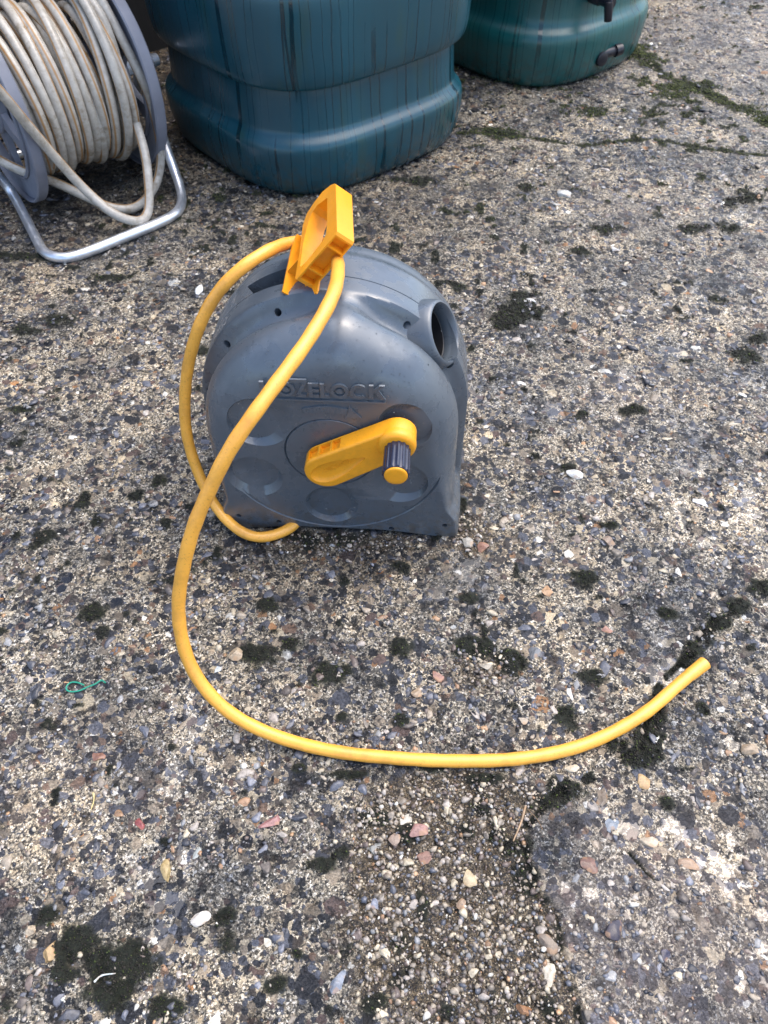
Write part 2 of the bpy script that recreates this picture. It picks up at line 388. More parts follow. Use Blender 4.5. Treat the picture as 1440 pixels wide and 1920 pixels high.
CRACKS = [[(1440,1085),(1385,1135),(1335,1170),(1290,1230),(1245,1270),(1215,1330),(1200,1400),(1120,1450),(1040,1490),(975,1560)],
          [(975,1560),(990,1610),(1005,1670),(1045,1715),(1052,1790),(1072,1850),(1085,1920),(1100,1990)],
          [(860,246),(980,256),(1100,272),(1180,262),(1240,262),(1320,280),(1440,290)],
          [(1175,95),(1240,135),(1300,165),(1380,200),(1440,232)], [(1180,1600),(1215,1640),(1250,1670)], [(1190,255),(1230,200),(1290,165)]]
xs = np.unique(np.round(np.concatenate([np.linspace(-40, -3, 20), np.linspace(-3, -1.5, 40), np.arange(-1.5, -.75, .006), np.arange(-.75, .75, .0022), np.arange(.75, 1.6, .006), np.linspace(1.6, 3, 40), np.linspace(3, 40, 20)]), 5))
yy = [.04]
while yy[-1] < 3.7: yy.append(yy[-1] + .0021 * (.8 + yy[-1] ** 1.5 * .9))
ys = np.unique(np.round(np.concatenate([np.linspace(-30, -1, 16), np.linspace(-1, .03, 40), yy, np.linspace(3.75, 8, 30), np.linspace(8, 60, 20)]), 5))
X, Y = np.meshgrid(xs, ys); nx, ny = len(xs), len(ys)
def seg_dist(X, Y, poly):
    d = np.full(X.shape, 9.0); side = np.zeros(X.shape); q = [gp(*p)[0] for p in poly]
    for a, b2 in zip(q[:-1], q[1:]):
        e = b2[:2] - a[:2]; l = e @ e; t = np.clip(((X - a[0]) * e[0] + (Y - a[1]) * e[1]) / l, 0, 1)
        dx = X - a[0] - t * e[0]; dy = Y - a[1] - t * e[1]; dd = np.hypot(dx, dy); m = dd < d
        d = np.where(m, dd, d); side = np.where(m, np.sign(e[0] * dy - e[1] * dx), side)
    return d, side
wob = (fbm(X * 30, Y * 30, 3, 5) - .5) * 2.2 + (fbm(X * 110, Y * 110, 17, 2) - .5) * .9
mossf = np.zeros_like(X)
for px, py, rx, ry in MOSS:
    p, t = gp(px, py); sx = rx * t / F_PX; sy = abs(gp(px, py - ry)[0][1] - gp(px, py + ry)[0][1]) / 2
    m = (np.abs(X - p[0]) < sx * 2) & (np.abs(Y - p[1]) < sy * 2)
    q = np.hypot((X[m] - p[0]) / sx, (Y[m] - p[1]) / sy) + wob[m] * .75
    mossf[m] = np.maximum(mossf[m], 1 - sstep(.45, 1.0, q))
pale0 = (lambda P: np.exp(-(((X - P[0]) / .26) ** 2 + ((Y - P[1]) / .16) ** 2)) * 1.6)(gp(1290, 1760)[0]); fleck = fbm(X * 33, Y * 33, 71, 5) + .25 * (fbm(X * 3.5, Y * 3.5, 77, 2) - .5); mossf = np.maximum(mossf, sstep(.70, .77, fleck) * (1 - .8 * np.clip(pale0, 0, 1)) * (np.abs(X) < 3) * (Y > 0) * (Y < 4))
crack = np.zeros_like(X)
for i, pl in enumerate(CRACKS):
    d, sd_ = seg_dist(X, Y, pl); wd = [.007, .0065, .012, .022, .0022, .012][i]
    crack = np.maximum(crack, 1 - sstep(wd * .3, wd, d + wob * wd * .7))
crack = crack * sstep(.36, .52, fbm(X * 45, Y * 45, 91, 3)); ckm = sstep(.2, .6, crack) * (Y < 4)
for li, w_ in ((3, .030), (2, .009)):
    d_, _ = seg_dist(X, Y, CRACKS[li]); d_ = d_ + (fbm(X * 22, Y * 22, 93, 4) - .5) * w_ * 2.6; ckm = np.maximum(ckm, 1 - sstep(w_ * .5, w_, d_))
ckm = ckm; mossf = np.maximum(mossf, ckm * .95)
dB, sideB = seg_dist(X, Y, [(1210,1400),(1120,1450),(1040,1490),(975,1560),(990,1610),(1005,1670),(1045,1715),(1052,1790),(1072,1850),(1085,1920),(1100,2050)])
slab = np.where(sideB > 0, sstep(0, .006, dB + wob * .004), 0)
region = lambda px, py, rx, ry: (lambda P: np.exp(-(((X - P[0]) / rx) ** 2 + ((Y - P[1]) / ry) ** 2)))(gp(px, py)[0])
grav = np.clip(region(880, 1680, .16, .14) * 1.5 + region(960, 1850, .12, .12) * 1.3 + region(820, 1540, .10, .06) + region(905, 1250, .07, .05) * 1.1 + region(640, 1015, .2, .03) + region(890, 1000, .04, .06) + region(60, 1820, .14, .10) * .5 - .25, 0, 1)
grav = sstep(.22, .75, grav + wob * .30) * (1 - np.where((sideB > 0) & (Y < gp(700, 1390)[0][1]), 1, 0) * sstep(0, .01, dB))
pale = np.clip(region(1270, 1780, .24, .14) * 1.3 + region(1190, 740, .12, .07) * .5 + region(1350, 60, .6, .5) * .6 + region(1180, 390, .12, .1) * .5 + region(120, 1480, .2, .1) * .35, 0, 1)
pale = pale * sstep(.3, .6, fbm(X * 14, Y * 14, 21, 3) + .15) * (1 - grav)
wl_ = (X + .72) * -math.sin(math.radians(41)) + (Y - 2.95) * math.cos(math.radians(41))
damp_shade = np.clip(sstep(-1.15, -.35, wl_ + (fbm(X * 5, Y * 5, 55, 4) - .5) * .6) * sstep(1.3, .4, X) + region(640, 1040, .3, .07) * .6 + region(640, 400, .35, .3) * .5, 0, .92) * np.where(Y < 6, 1, 0)  # damp staining mixed with the butts' shade, both put into the ground colour
low = fbm(X * 3.2, Y * 3.2, 1, 3); mid = fbm(X * 22, Y * 22, 7, 4); fin = fbm(X * 95, Y * 95, 13, 4)
H_ = (low - .5) * .006 + (mid - .5) * .010 + (fin - .5) * .0052
H_ -= .004 * sstep(.60, .75, fbm(X * 60, Y * 60, 31, 3))
H_ -= crack * .006; H_ -= grav * .0020; H_ += slab * .0010
H_ += mossf * (.0010 + .0032 * fbm(X * 130, Y * 130, 4, 2))
wn = fbm(X * 7, Y * 7, 41, 4)
lvl = -.0016 + (low - .5) * .006
puddle = (sstep(.50, .58, wn + region(1140, 800, .1, .07) * .12 + region(1110, 1000, .1, .06) * .12 + region(1200, 1620, .12, .06) * .06)) * (1 - mossf) * (1 - grav)
wet = puddle * (H_ < lvl)
H_ = np.where((puddle > .5) & (H_ < lvl), lvl, H_)
fade = np.clip((4.5 - np.maximum(np.abs(X), np.abs(Y))) / 1.0, 0, 1)
H_ = H_ * fade
idx = (np.arange(ny - 1)[:, None] * nx + np.arange(nx - 1)[None]).ravel()
gm = np_mesh('concrete_ground', np.stack([X, Y, H_], -1).reshape(-1, 3), np.stack([idx, idx + 1, idx + nx + 1, idx + nx], -1))
vattr(gm, 'moss', np.clip(mossf + crack * .8, 0, 1).ravel()); vattr(gm, 'gravel', grav.ravel()); vattr(gm, 'pale', pale.ravel()); vattr(gm, 'damp_shade', damp_shade.ravel()); vattr(gm, 'wet', wet.ravel())
tag(link('concrete_ground', gm, M['ground']), kind='structure')
def sample(Z, x, y):
    i = np.clip(np.searchsorted(ys, y), 1, ny - 1); j = np.clip(np.searchsorted(xs, x), 1, nx - 1); return Z[i, j]

# ------------------------------------------------------------------ pebbles and moss (stuff) and single stones
def ico(sub):
    bm = bmesh.new(); bmesh.ops.create_icosphere(bm, subdivisions=sub, radius=1)
    V = np.array([v.co[:] for v in bm.verts]); Fc = np.array([[v.index for v in f.verts] for f in bm.faces]); bm.free(); return V, Fc
def stone_shape(V, r, cuts, rough=.12):
    V = V.copy()
    for _ in range(cuts):
        n = r.normal(size=3); n /= np.linalg.norm(n); d = r.uniform(.34, .80); k = V @ n - d; V -= np.where(k > 0, k, 0)[:, None] * n
    n = r.normal(size=(4, 3)) * 1.7; V *= (1 + rough * np.sin(V @ n.T + r.uniform(0, 6, 4)).sum(1) / 2)[:, None]
    return V
def rotz(a): c, s = np.cos(a), np.sin(a); o = np.zeros_like(a); i = np.ones_like(a); return np.stack([np.stack([c, -s, o], -1), np.stack([s, c, o], -1), np.stack([o, o, i], -1)], -2)
def scatter(name, base, pos, size, aspect, flat, cols, r, cuts=5, embed=.3, smooth=True, tilt=.3, ntemp=14):
    V0, F0 = base; temps = np.array([stone_shape(V0, r, cuts) for _ in range(ntemp)]); n = len(pos); nv = len(V0)
    v = temps[r.integers(0, ntemp, n)] * np.stack([size * aspect, size / aspect, size * flat], -1)[:, None]
    tx, ty = r.normal(0, tilt, (2, n)); v[..., 2] += v[..., 0] * tx[:, None] * .5 + v[..., 1] * ty[:, None] * .5
    v = np.einsum('nij,nvj->nvi', rotz(r.uniform(0, 6.28, n)), v)
    v += pos[:, None]; v[..., 2] += (size * flat * (.5 - embed))[:, None]
    Fc = (F0[None] + (np.arange(n) * nv)[:, None, None]).reshape(-1, 3)
    me = np_mesh(name, v.reshape(-1, 3), Fc, smooth); vcol(me, 'Col', np.repeat(cols, nv, 0)); return me
PALS = np.array([(.045,.047,.056),(.07,.072,.084),(.10,.105,.125),(.15,.155,.18),(.09,.075,.065),(.20,.17,.135),(.13,.10,.085),(.30,.25,.19),(.28,.17,.10),(.42,.36,.26),(.36,.22,.12),(.60,.57,.50),(.22,.22,.22),(.34,.30,.26)])
PW = np.array([10,12,10,6,9,8,7,7,1.6,5,1.0,2.2,6,8.]); PW /= PW.sum()
def view_points(n, r, y0=.06, y1=3.5, power=1.0):
    u = r.random(n); yv = y0 + (y1 - y0) * u ** power; xv = (r.random(n) * 2 - 1) * (.50 + yv * .50)
    return xv, yv
IC1, IC2, IC3, IC4 = ico(1), ico(2), ico(3), ico(4)
r1 = np.random.default_rng(2)
def mk(n, smin, smax, base, power, embed, name, warm=False, cuts=5, gravonly=False, flatr=(.45, .8), smooth=True, y1=3.5):
    x, y = view_points(n, r1, power=power, y1=y1)
    if gravonly:
        keep = sample(grav, x, y) > r1.random(len(x)) * .8
    else:
        keep = (sample(mossf, x, y) < .5) | (r1.random(len(x)) < .30)
        keep &= sample(wet, x, y) < .5
        keep &= (sample(grav, x, y) < .5) | (smax < .006)
        keep &= sstep(.38, .60, fbm(x * 16, y * 16, 61, 4)) > r1.random(len(x)) * .9
    x, y = x[keep], y[keep]; n = len(x)
    s = smin * (smax / smin) ** (r1.random(n) ** 1.9)
    pw = PW.copy()
    if warm: pw = pw * np.array([.3,.3,.35,.25,1.6,3,2.6,3.6,1.8,4,1.2,1.2,.8,2.4]); pw /= pw.sum()
    cols = PALS[r1.choice(len(PALS), n, p=pw)] * r1.uniform(.75, 1.25, (n, 1))
    pos = np.stack([x, y, sample(H_, x, y)], -1)
    return scatter(name, base, pos, s, r1.uniform(1, 1.35, n), r1.uniform(*flatr, n), cols, r1, cuts, embed, smooth)
m1 = mk(46000, .0014, .0046, IC1, 1.25, .66, 'embedded_grit', cuts=4, flatr=(.35, .6))
tag(link('embedded_grit', m1, M['pebble']), 'fine dark and pale grit set in the worn wet concrete', 'grit', kind='stuff')
m2 = mk(6500, .0040, .0105, IC2, 1.15, .98, 'embedded_pebbles', cuts=9, flatr=(.25, .45))
tag(link('embedded_pebbles', m2, M['pebble']), 'rounded and chipped flint pebbles set flush in the wet concrete', 'pebbles', kind='stuff')
m5 = mk(13000, .0045, .0120, IC2, .75, .74, 'half_buried_pebbles', cuts=7, flatr=(.3, .55))
tag(link('half_buried_pebbles', m5, M['pebble']), 'chipped brown, grey and cream pebbles standing slightly proud of the concrete', 'pebbles', kind='stuff')
m3 = mk(90000, .0011, .0050, IC1, .9, .25, 'loose_gravel', warm=True, gravonly=True, y1=1.3)
tag(link('loose_gravel', m3, M['pebble']), 'loose tan and orange pea gravel lying in the hollow of the broken concrete', 'gravel', kind='stuff')
m4 = mk(2600, .0034, .0085, IC2, .9, .3, 'loose_pebbles', warm=True, gravonly=True, cuts=8, flatr=(.35, .65), y1=1.3)
tag(link('loose_pebbles', m4, M['pebble']), 'larger loose brown and cream pebbles among the pea gravel', 'pebbles', kind='stuff')
# moss: tiny tufts heaped over the moss patches
r2 = np.random.default_rng(8)
mx, my, mc = [], [], []
for k, (px, py, rx, ry) in enumerate(MOSS):
    p, t = gp(px, py); sx = rx * t / F_PX; sy = abs(gp(px, py - ry)[0][1] - gp(px, py + ry)[0][1]) / 2
    n = int(min(6500, max(250, sx * sy * 3.14 / (.0023 ** 2) * 2.6 / max(1, t * .9))))
    a = r2.uniform(0, 6.28, n); q = np.sqrt(r2.random(n)) * 1.5; mx.append(p[0] + sx * q * np.cos(a)); my.append(p[1] + sy * q * np.sin(a))
    g = k in GREENISH; base = np.array((.052, .060, .014)) if g else np.array((.0115, .0098, .0068))
    cc = np.repeat(base[None], n, 0) * r2.uniform(.3, 2.4, (n, 1)); gr = r2.random(n) < (.5 if g else .12); cc[gr] = np.array((.045, .062, .012)) * r2.uniform(.5, 1.5, (gr.sum(), 1)); mc.append(cc)
n = 1500000; fx, fy = view_points(n, r2, power=1.2); kp = (sample(mossf, fx, fy) > .4) & ((sample(fleck, fx, fy) > .69) | (sample(ckm, fx, fy) > .3)); fx, fy = fx[kp], fy[kp]
mx.append(fx); my.append(fy); far_ = sstep(1.5, 2.0, fy)[:, None]; mc.append((np.array((.0105, .0105, .0085)) * (1 - far_) + np.array((.045, .052, .015)) * far_) * r2.uniform(.4, 1.9, (len(fx), 1)))
mx, my, mc = np.concatenate(mx), np.concatenate(my), np.concatenate(mc)
kp = sample(mossf, mx, my) > r2.uniform(.05, 1.0, len(mx)); mx, my, mc = mx[kp], my[kp], mc[kp]
ms = .0004 + .0017 * r2.random(len(mx)) ** 3 * (.8 + .35 * my)
OCT = (np.array([(1,0,0),(-1,0,0),(0,1,0),(0,-1,0),(0,0,1),(0,0,-1.)]), np.array([(0,2,4),(2,1,4),(1,3,4),(3,0,4),(2,0,5),(1,2,5),(3,1,5),(0,3,5)]))
print('tufts', len(mx))
mm = scatter('moss', OCT, np.stack([mx, my, sample(H_, mx, my) + .0004], -1), ms, r2.uniform(1, 1.3, len(mx)), r2.uniform(.7, 1.2, len(mx)), mc, r2, 2, .3)
tag(link('moss', mm, M['moss']), 'dark cushions of moss and black lichen growing in pits and cracks of the concrete', 'moss', kind='stuff')

W, CR, TAN, OR, RED, BRN, GRY, BLU, BLK, PUR, OCH = (.72,.72,.68), (.62,.54,.40), (.42,.32,.20), (.48,.20,.06), (.34,.13,.09), (.20,.12,.07), (.25,.27,.28), (.16,.19,.26), (.03,.032,.04), (.055,.045,.07), (.55,.33,.09)
ST = [  # px, py, long px, aspect, angle deg, colour, label
 (410,1252,26,2.1,65,(.62,.68,.68),'pale blue-white oval pebble close to the inner side of the hose bend'),
 (443,1229,30,1.3,-20,(.50,.36,.20),'tan and blue chipped flint beside the pale oval pebble'),
 (1078,893,34,1.7,-35,W,'white blocky stone right of the hose reel crank side'),
 (1313,943,36,1.6,-35,(.75,.78,.80),'brightest white block of stone near the right edge of the concrete'),
 (765,1530,42,1.2,50,(.66,.60,.46),'large cream flint below the lowest stretch of yellow hose'),
 (783,1558,38,1.2,20,(.42,.19,.15),'pinkish red stone touching the large cream flint'),
 (742,1573,34,1.2,80,(.36,.24,.16),'triangular brown stone left of the pinkish red stone'),
 (793,1607,34,1.3,-15,(.33,.15,.09),'rust and purple stone just below the pinkish red stone'),
 (703,1586,32,1.25,10,(.27,.28,.26),'smooth grey stone left of the triangular brown stone'),
 (512,1537,54,2.2,25,(.40,.15,.14),'long raspberry-red stone on the concrete below the hose'),
 (818,1266,38,1.25,-25,(.40,.18,.11),'red-brown and white speckled stone inside the hose curve'),
 (786,1297,32,1.5,-10,(.45,.30,.16),'flat tan stone just below the speckled stone inside the hose curve'),
 (916,1251,34,1.3,0,(.42,.36,.26),'beige lump of stone ringed by dark moss above the hose'),
 (314,1634,46,2.2,-70,(.58,.40,.12),'long yellow flint in the lower left part of the concrete'),
 (91,1788,62,2.3,78,OCH,'longest ochre flint, upright beside the black moss at lower left'),
 (59,1746,48,2.6,80,(.62,.48,.30),'cream and tan sliver of flint left of the ochre flint'),
 (377,1722,38,1.5,15,(.72,.66,.56),'creamy white knobbly stone at lower left'),
 (367,1604,32,1.15,20,(.42,.46,.42),'pale greenish grey angular stone at lower left'),
 (1131,1491,50,1.9,72,(.34,.26,.18),'long light brown stone standing out below the right end of hose'),
 (1205,1465,36,1.4,-10,OCH,'honey-coloured stone under the moss near the hose end'),
 (1147,1545,38,1.3,-10,(.25,.30,.36),'blue-grey stone on the slab at lower right'),
 (1025,1771,44,1.25,-10,(.24,.17,.11),'smooth brown egg-shaped pebble at the edge of the slab'),
 (1031,1826,52,1.5,55,(.70,.60,.42),'jagged cream flint just below the brown egg-shaped pebble'),
 (981,1892,42,1.6,-25,(.42,.18,.05),'glossy orange-brown pebble close to the bottom edge'),
 (1154,1742,46,1.3,60,PUR,'flat dark purple stone let into the pale slab'),
 (1247,1791,26,1.1,0,(.05,.045,.09),'small round blue-purple stone in the pale slab'),
 (706,1698,28,1.4,-80,(.28,.31,.40),'oval blue-grey pebble on the concrete left of the gravel'),
 (634,1846,40,1.1,-40,(.22,.26,.33),'three-sided slate blue stone near the bottom centre'),
 (718,1786,50,1.7,-30,(.72,.60,.38),'winged cream-yellow flint at the left edge of the gravel'),
 (506,1766,36,1.2,10,(.60,.55,.42),'pale rough cream stone near the bottom left of centre'),
 (880,1650,44,1.6,-75,(.62,.46,.22),'yellow and white pitted flint in the middle of the gravel'),
 (866,1692,24,1.1,0,(.40,.24,.12),'round brown pebble beneath the yellow pitted flint'),
 (1408,1408,38,1.6,-10,(.48,.34,.19),'flat tan stone near the right edge below the hose end'),
 (1060,366,36,1.8,-10,(.60,.60,.55),'off-white flat stone on the concrete behind the reel'),
 (1153,470,24,1.3,-10,(.75,.73,.68),'small white cube of stone far behind the reel at right'),
 (1143,1014,32,1.15,0,(.36,.24,.15),'brown stone just below a black moss cushion on the right'),
 (1028,1107,34,1.3,-10,(.55,.29,.10),'orange angular stone left of a round black moss cushion'),
 (905,1027,30,1.3,-15,(.36,.15,.08),'reddish stone lying beside the front foot of the reel'),
 (835,1049,28,1.2,20,(.045,.05,.06),'glossy black flint just in front of the reel'),
 (878,1012,34,1.4,20,(.42,.38,.30),'pale brown flint touching the reel front corner'),
 (1136,1177,28,1.5,-20,(.50,.22,.13),'salmon pink stone on the open concrete right of centre'),
 (1218,1575,44,2.2,-25,(.62,.48,.30),'narrow cream flint on the slab right of the blue-grey stone'),
 (184,1420,32,1.4,20,(.34,.15,.09),'red-brown wedge of stone on the left side'),
 (223,1525,24,1.1,0,(.42,.23,.10),'small round orange-brown pebble on the left side'),
 (992,568,24,1.3,-20,(.72,.72,.68),'white pebble resting on the moss right of the reel outlet'),
 (260,1545,26,1.6,-20,(.40,.07,.06),'small crimson stone right of the round orange-brown pebble'),
 (980,1350,22,1.2,0,(.40,.31,.20),'small sand-coloured pebble just above the hose curve'),
 (1000,1222,34,1.2,10,(.20,.21,.22),'dull grey flat stone right of the moss inside the hose curve'),
 (1290,1620,40,1.4,-20,(.50,.30,.16),'amber and cream stone half sunk into the slab'),
 (1105,1625,36,1.3,-40,(.24,.11,.07),'shiny dark brown faceted stone on the lower right slab'),
 (50,1198,26,1.2,0,(.62,.56,.44),'round cream pebble near the left edge of the photo'),
 (1355,1212,22,1.1,0,(.55,.50,.42),'small pinkish white pebble just above the cut hose end')]
for k, (px, py, lp, asp, ang, col, lab) in enumerate(ST):
    g_ = sum(col) / 3; col = tuple(.78 * (g_ + (x_ - g_) * .74) for x_ in col)
    r = np.random.default_rng(100 + k); p, t = gp(px, py); L_ = lp * t / F_PX / 2
    v = stone_shape(IC3[0], r, int(r.integers(7, 13)), .16) * np.array([L_, L_ / asp * 1.15, L_ * r.uniform(.28, .42)])
    me = np_mesh('stone', v, IC3[1]); me.set_sharp_from_angle(angle=math.radians(22))
    o = link('stone', me, M['flint']); a = math.radians(ang)
    o.location = (p[0], p[1], float(sample(H_, p[0], p[1])) + L_ * .04); o.rotation_euler = (r.normal(0, .08), r.normal(0, .08), a)
    o.color = (*col, 1); tag(o, lab, 'stone', 'single stones on the wet concrete')
# shell fragment
p, t = gp(374, 546); n = 26; V, Fs = [], []
for i in range(n):
    u = i / (n - 1)
    for j in range(13):
        vv = j / 12 * 2 - 1; wd = .0085 * math.sin(math.pi * min(1, u * .93 + .05)) ** .75
        V.append((wd * vv, (u - .5) * .034, .0055 * (1 - vv * vv) * math.sin(math.pi * (u * .9 + .05)) + .0004 * math.sin(j * 3.1)))
for i in range(n - 1):
    for j in range(12): a = i * 13 + j; Fs.append((a, a + 1, a + 14, a + 13))
me = pymesh('shell', V, Fs, 80); o = link('shell_fragment', me, M['flint']); mod = o.modifiers.new('s', 'SOLIDIFY'); mod.thickness = .0009
o.location = (p[0], p[1], .004); o.rotation_euler = (.1, .25, -.15); o.color = (.80, .80, .76, 1)
tag(o, 'white curved shell fragment on the concrete left of the yellow hose loop', 'shell')
# twigs and straw
def stick(name, px0, px1, rad, col, lab, cat, sag=.0, mid=None):
    a, b_ = gp(*px0)[0], gp(*px1)[0]; pts = [a, (a + b_) / 2 + np.array([.002, .001, 0]) if mid is None else gp(*mid)[0], b_]
    P = catmull(pts, .002); P[:, 2] = np.array([float(sample(H_, q[0], q[1])) for q in P]).max() * .6 + rad * .9
    R = rad * (1 - .5 * np.linspace(0, 1, len(P))); V, Fs = loft(tube_path(P, rad, 8, radii=R)); o = link(name, pymesh(name, V, Fs, 60), M['flint'])
    o.color = (*col, 1); tag(o, lab, cat); return o
stick('twig', (985, 1512), (962, 1578), .0018, (.36, .24, .14), 'dry brown twig lying on moss below the hose', 'twig')
stick('straw', (176, 1488), (172, 1520), .0012, (.60, .48, .20), 'short yellow straw on the concrete at lower left', 'straw')
stick('twig', (178, 1842), (218, 1826), .0012, (.62, .68, .66), 'whitish curved twig on the black moss at lower left', 'twig', mid=(192, 1830))
stick('twig', (1018, 1560), (990, 1520), .0008, (.16, .10, .05), 'thin dark twig right of the dry brown twig', 'twig')
# green wire tie
wp = [(158,1285),(146,1280),(133,1280),(125,1287),(125,1294),(134,1298),(150,1296),(166,1289),(180,1284),(191,1277),(199,1282)]
P = smooth_path(catmull([gp(q[0], q[1], .004)[0] for q in wp], .0015), 3); P[:, 2] += np.linspace(0, .003, len(P))
o = link('wire_tie', pymesh('wire_tie', *loft(tube_path(P, .0012, 10)), 60), M['cord'])
tag(o, 'small green plastic-coated wire tie bent into a hook on the concrete', 'wire tie')

# ------------------------------------------------------------------ dark fence behind the butts
WD = np.array([math.cos(math.radians(41)), math.sin(math.radians(41)), 0]); WN = np.array([-WD[1], WD[0], 0])
fence = empty('board_fence', (-.72, 2.95, 0), math.radians(41)); tag(fence, 'board fence behind the green water butts, near-black colour standing in for deep shade', 'fence')
V, Fs = [], []
parts = []
for i in range(-16, 24):
    x0 = i * .15; parts.append(loft([np.array([(x0 + .003, dy, z) for (x0_, dy) in ()] or [(x0 + .003, 0, z), (x0 + .147, 0, z), (x0 + .147, .018, z), (x0 + .003, .018, z)]) for z in (-.02, 1.8)]))
link('boards', pymesh('boards', *join_geo(parts), 30), M['fence'], fence)
for zz in (.3, 1.5):
    link('rail', pymesh('rail', *loft([np.array([(x, .021, zz), (x, .06, zz), (x, .06, zz + .08), (x, .021, zz + .08)]) for x in (-2.4, 3.6)]), 30), M['fence'], fence)

# ------------------------------------------------------------------ water butts
def butt(name, C, a, n, prof, m, label, extra=None, zoff=0, rot=41):
    root = empty(name, (C[0], C[1], 0), math.radians(rot)); tag(root, label, 'water butt')
    th = np.linspace(0, 2 * np.pi, 220, endpoint=False)
    rr = 1 / (np.abs(np.cos(th)) ** n + np.abs(np.sin(th)) ** n) ** (1 / n)
    z = np.array([p[0] for p in prof]); d = np.array([p[1] for p in prof])
    zz = catmull(np.stack([z, d, 0 * z], -1), .004)
    zz = smooth_path(zz, 2)
    rings = [np.stack([(a + q[1]) * rr * np.cos(th), (a + q[1]) * rr * np.sin(th), np.full_like(th, q[0])], -1) for q in zz]
    mb = pymesh('barrel', *loft(rings), 60); sg = np.cumsum(np.hypot(*(np.diff(np.stack([rr * np.cos(th), rr * np.sin(th)]), axis=1, prepend=0)))) * a
    sg[0:] = sg - sg[0]; tri = np.abs(((sg / sg[-1] + .125) % 1.0) - .5) * 0 + sg; vattr(mb, 'round', np.tile(tri, len(rings))); link('barrel', mb, m, root)
    top = zz[-1][0]
    lid = [np.stack([(a + o_) * rr * np.cos(th), (a + o_) * rr * np.sin(th), np.full_like(th, h)], -1) for o_, h in ((-.03, top + .003), (.012, top + .003), (.014, top + .02), (.006, top + .034), (-.02, top + .04), (-.2, top + .05))]
    link('lid', pymesh('lid', *loft(lid), 50), m, root)
    return root
PROF = [(0, -.034), (.004, -.024), (.018, -.012), (.05, -.002), (.09, .003), (.122, .004), (.133, .002), (.141, -.003), (.149, -.011), (.158, -.017), (.175, -.019), (.21, -.021), (.245, -.023), (.2565, -.025), (.2600, -.023), (.2615, -.010), (.2650, -.002), (.275, .002), (.30, .007), (.36, .010),
        (.43, .010), (.462, .004), (.48, -.012), (.495, -.020), (.56, -.024), (.575, -.022), (.582, -.008), (.60, .004), (.70, .006), (.80, .002), (.84, -.01), (.86, -.03)]
b1 = butt('water_butt', (-.197, 2.29), .353, 3.5, PROF, M['butt'], 'large dark teal ribbed water butt standing directly behind the hose reel')
PROF2 = [(0, -.030), (.004, -.020), (.02, -.008), (.06, .0), (.11, .004), (.135, .003), (.152, -.003), (.166, -.016), (.185, -.023), (.22, -.026), (.25, -.026), (.262, -.022), (.27, -.01), (.285, .002)] + PROF[14:]
b2 = butt('water_butt', (.50, 2.93), .325, 3.0, PROF2, M['butt2'], 'green water butt with black tap and drain, farther back on the right')
# tap and drain connector on the second butt (local frame: x along the wall line, -y = front right face)
def to_local(o, p):
    a = -o.rotation_euler.z; d = np.asarray(p, float) - np.array(o.location); return np.array([d[0] * math.cos(a) - d[1] * math.sin(a), d[0] * math.sin(a) + d[1] * math.cos(a), d[2]])
def cyl(p0, p1, r0, r1=None, seg=24):
    r1 = r0 if r1 is None else r1; p0 = np.asarray(p0, float); p1 = np.asarray(p1, float); ax = p1 - p0; L_ = np.linalg.norm(ax)
    return lathe(p0, ax, [(r0 * .85, 0), (r0, L_ * .04), (r1, L_ * .96), (r1 * .85, L_)], seg)
LP = lambda *p: to_local(b2, p)
tap = link('tap', pymesh('tap', *join_geo([cyl(LP(.575, 2.70, .242), LP(.640, 2.610, .238), .021), cyl(LP(.595, 2.655, .244), LP(.603, 2.645, .243), .033, .030),
    cyl(LP(.625, 2.625, .240), LP(.668, 2.575, .234), .016), cyl(LP(.655, 2.580, .240), LP(.662, 2.572, .190), .0135, .0115)]), 40), M['tap'], b2)
link('tap_lever', pymesh('tap_lever', *join_geo([cyl(LP(.632, 2.605, .235), LP(.625, 2.60, .262), .009), cyl(LP(.615, 2.62, .262), LP(.655, 2.575, .266), .008)]), 40), M['tap'], tap)
link('drain_connector', pymesh('drain_connector', *join_geo([cyl(LP(.655, 2.76, .058), LP(.683, 2.672, .060), .020), cyl(LP(.673, 2.68, .059), LP(.690, 2.648, .060), .0235, .020),
    cyl(LP(.685, 2.675, .066), LP(.742, 2.700, .070), .0155, .014), cyl(LP(.733, 2.696, .069), LP(.756, 2.706, .071), .0185, .017)]), 40), M['tap'], b2)

# ------------------------------------------------------------------ old hose reel on tubular frame, at the left
AY = .68; AX = np.array([math.cos(AY), math.sin(AY), 0]); AP = np.array([-math.sin(AY), math.cos(AY), 0]); UP = np.array([0, 0, 1.])
C1 = np.array([-.921, 1.875, .238]); RF, LF = .222, .336
reel2 = empty('tubular_hose_reel', (C1[0], C1[1], 0), AY); tag(reel2, 'hose reel with grey plastic flanges on a bent silver tube frame at left edge', 'hose reel')
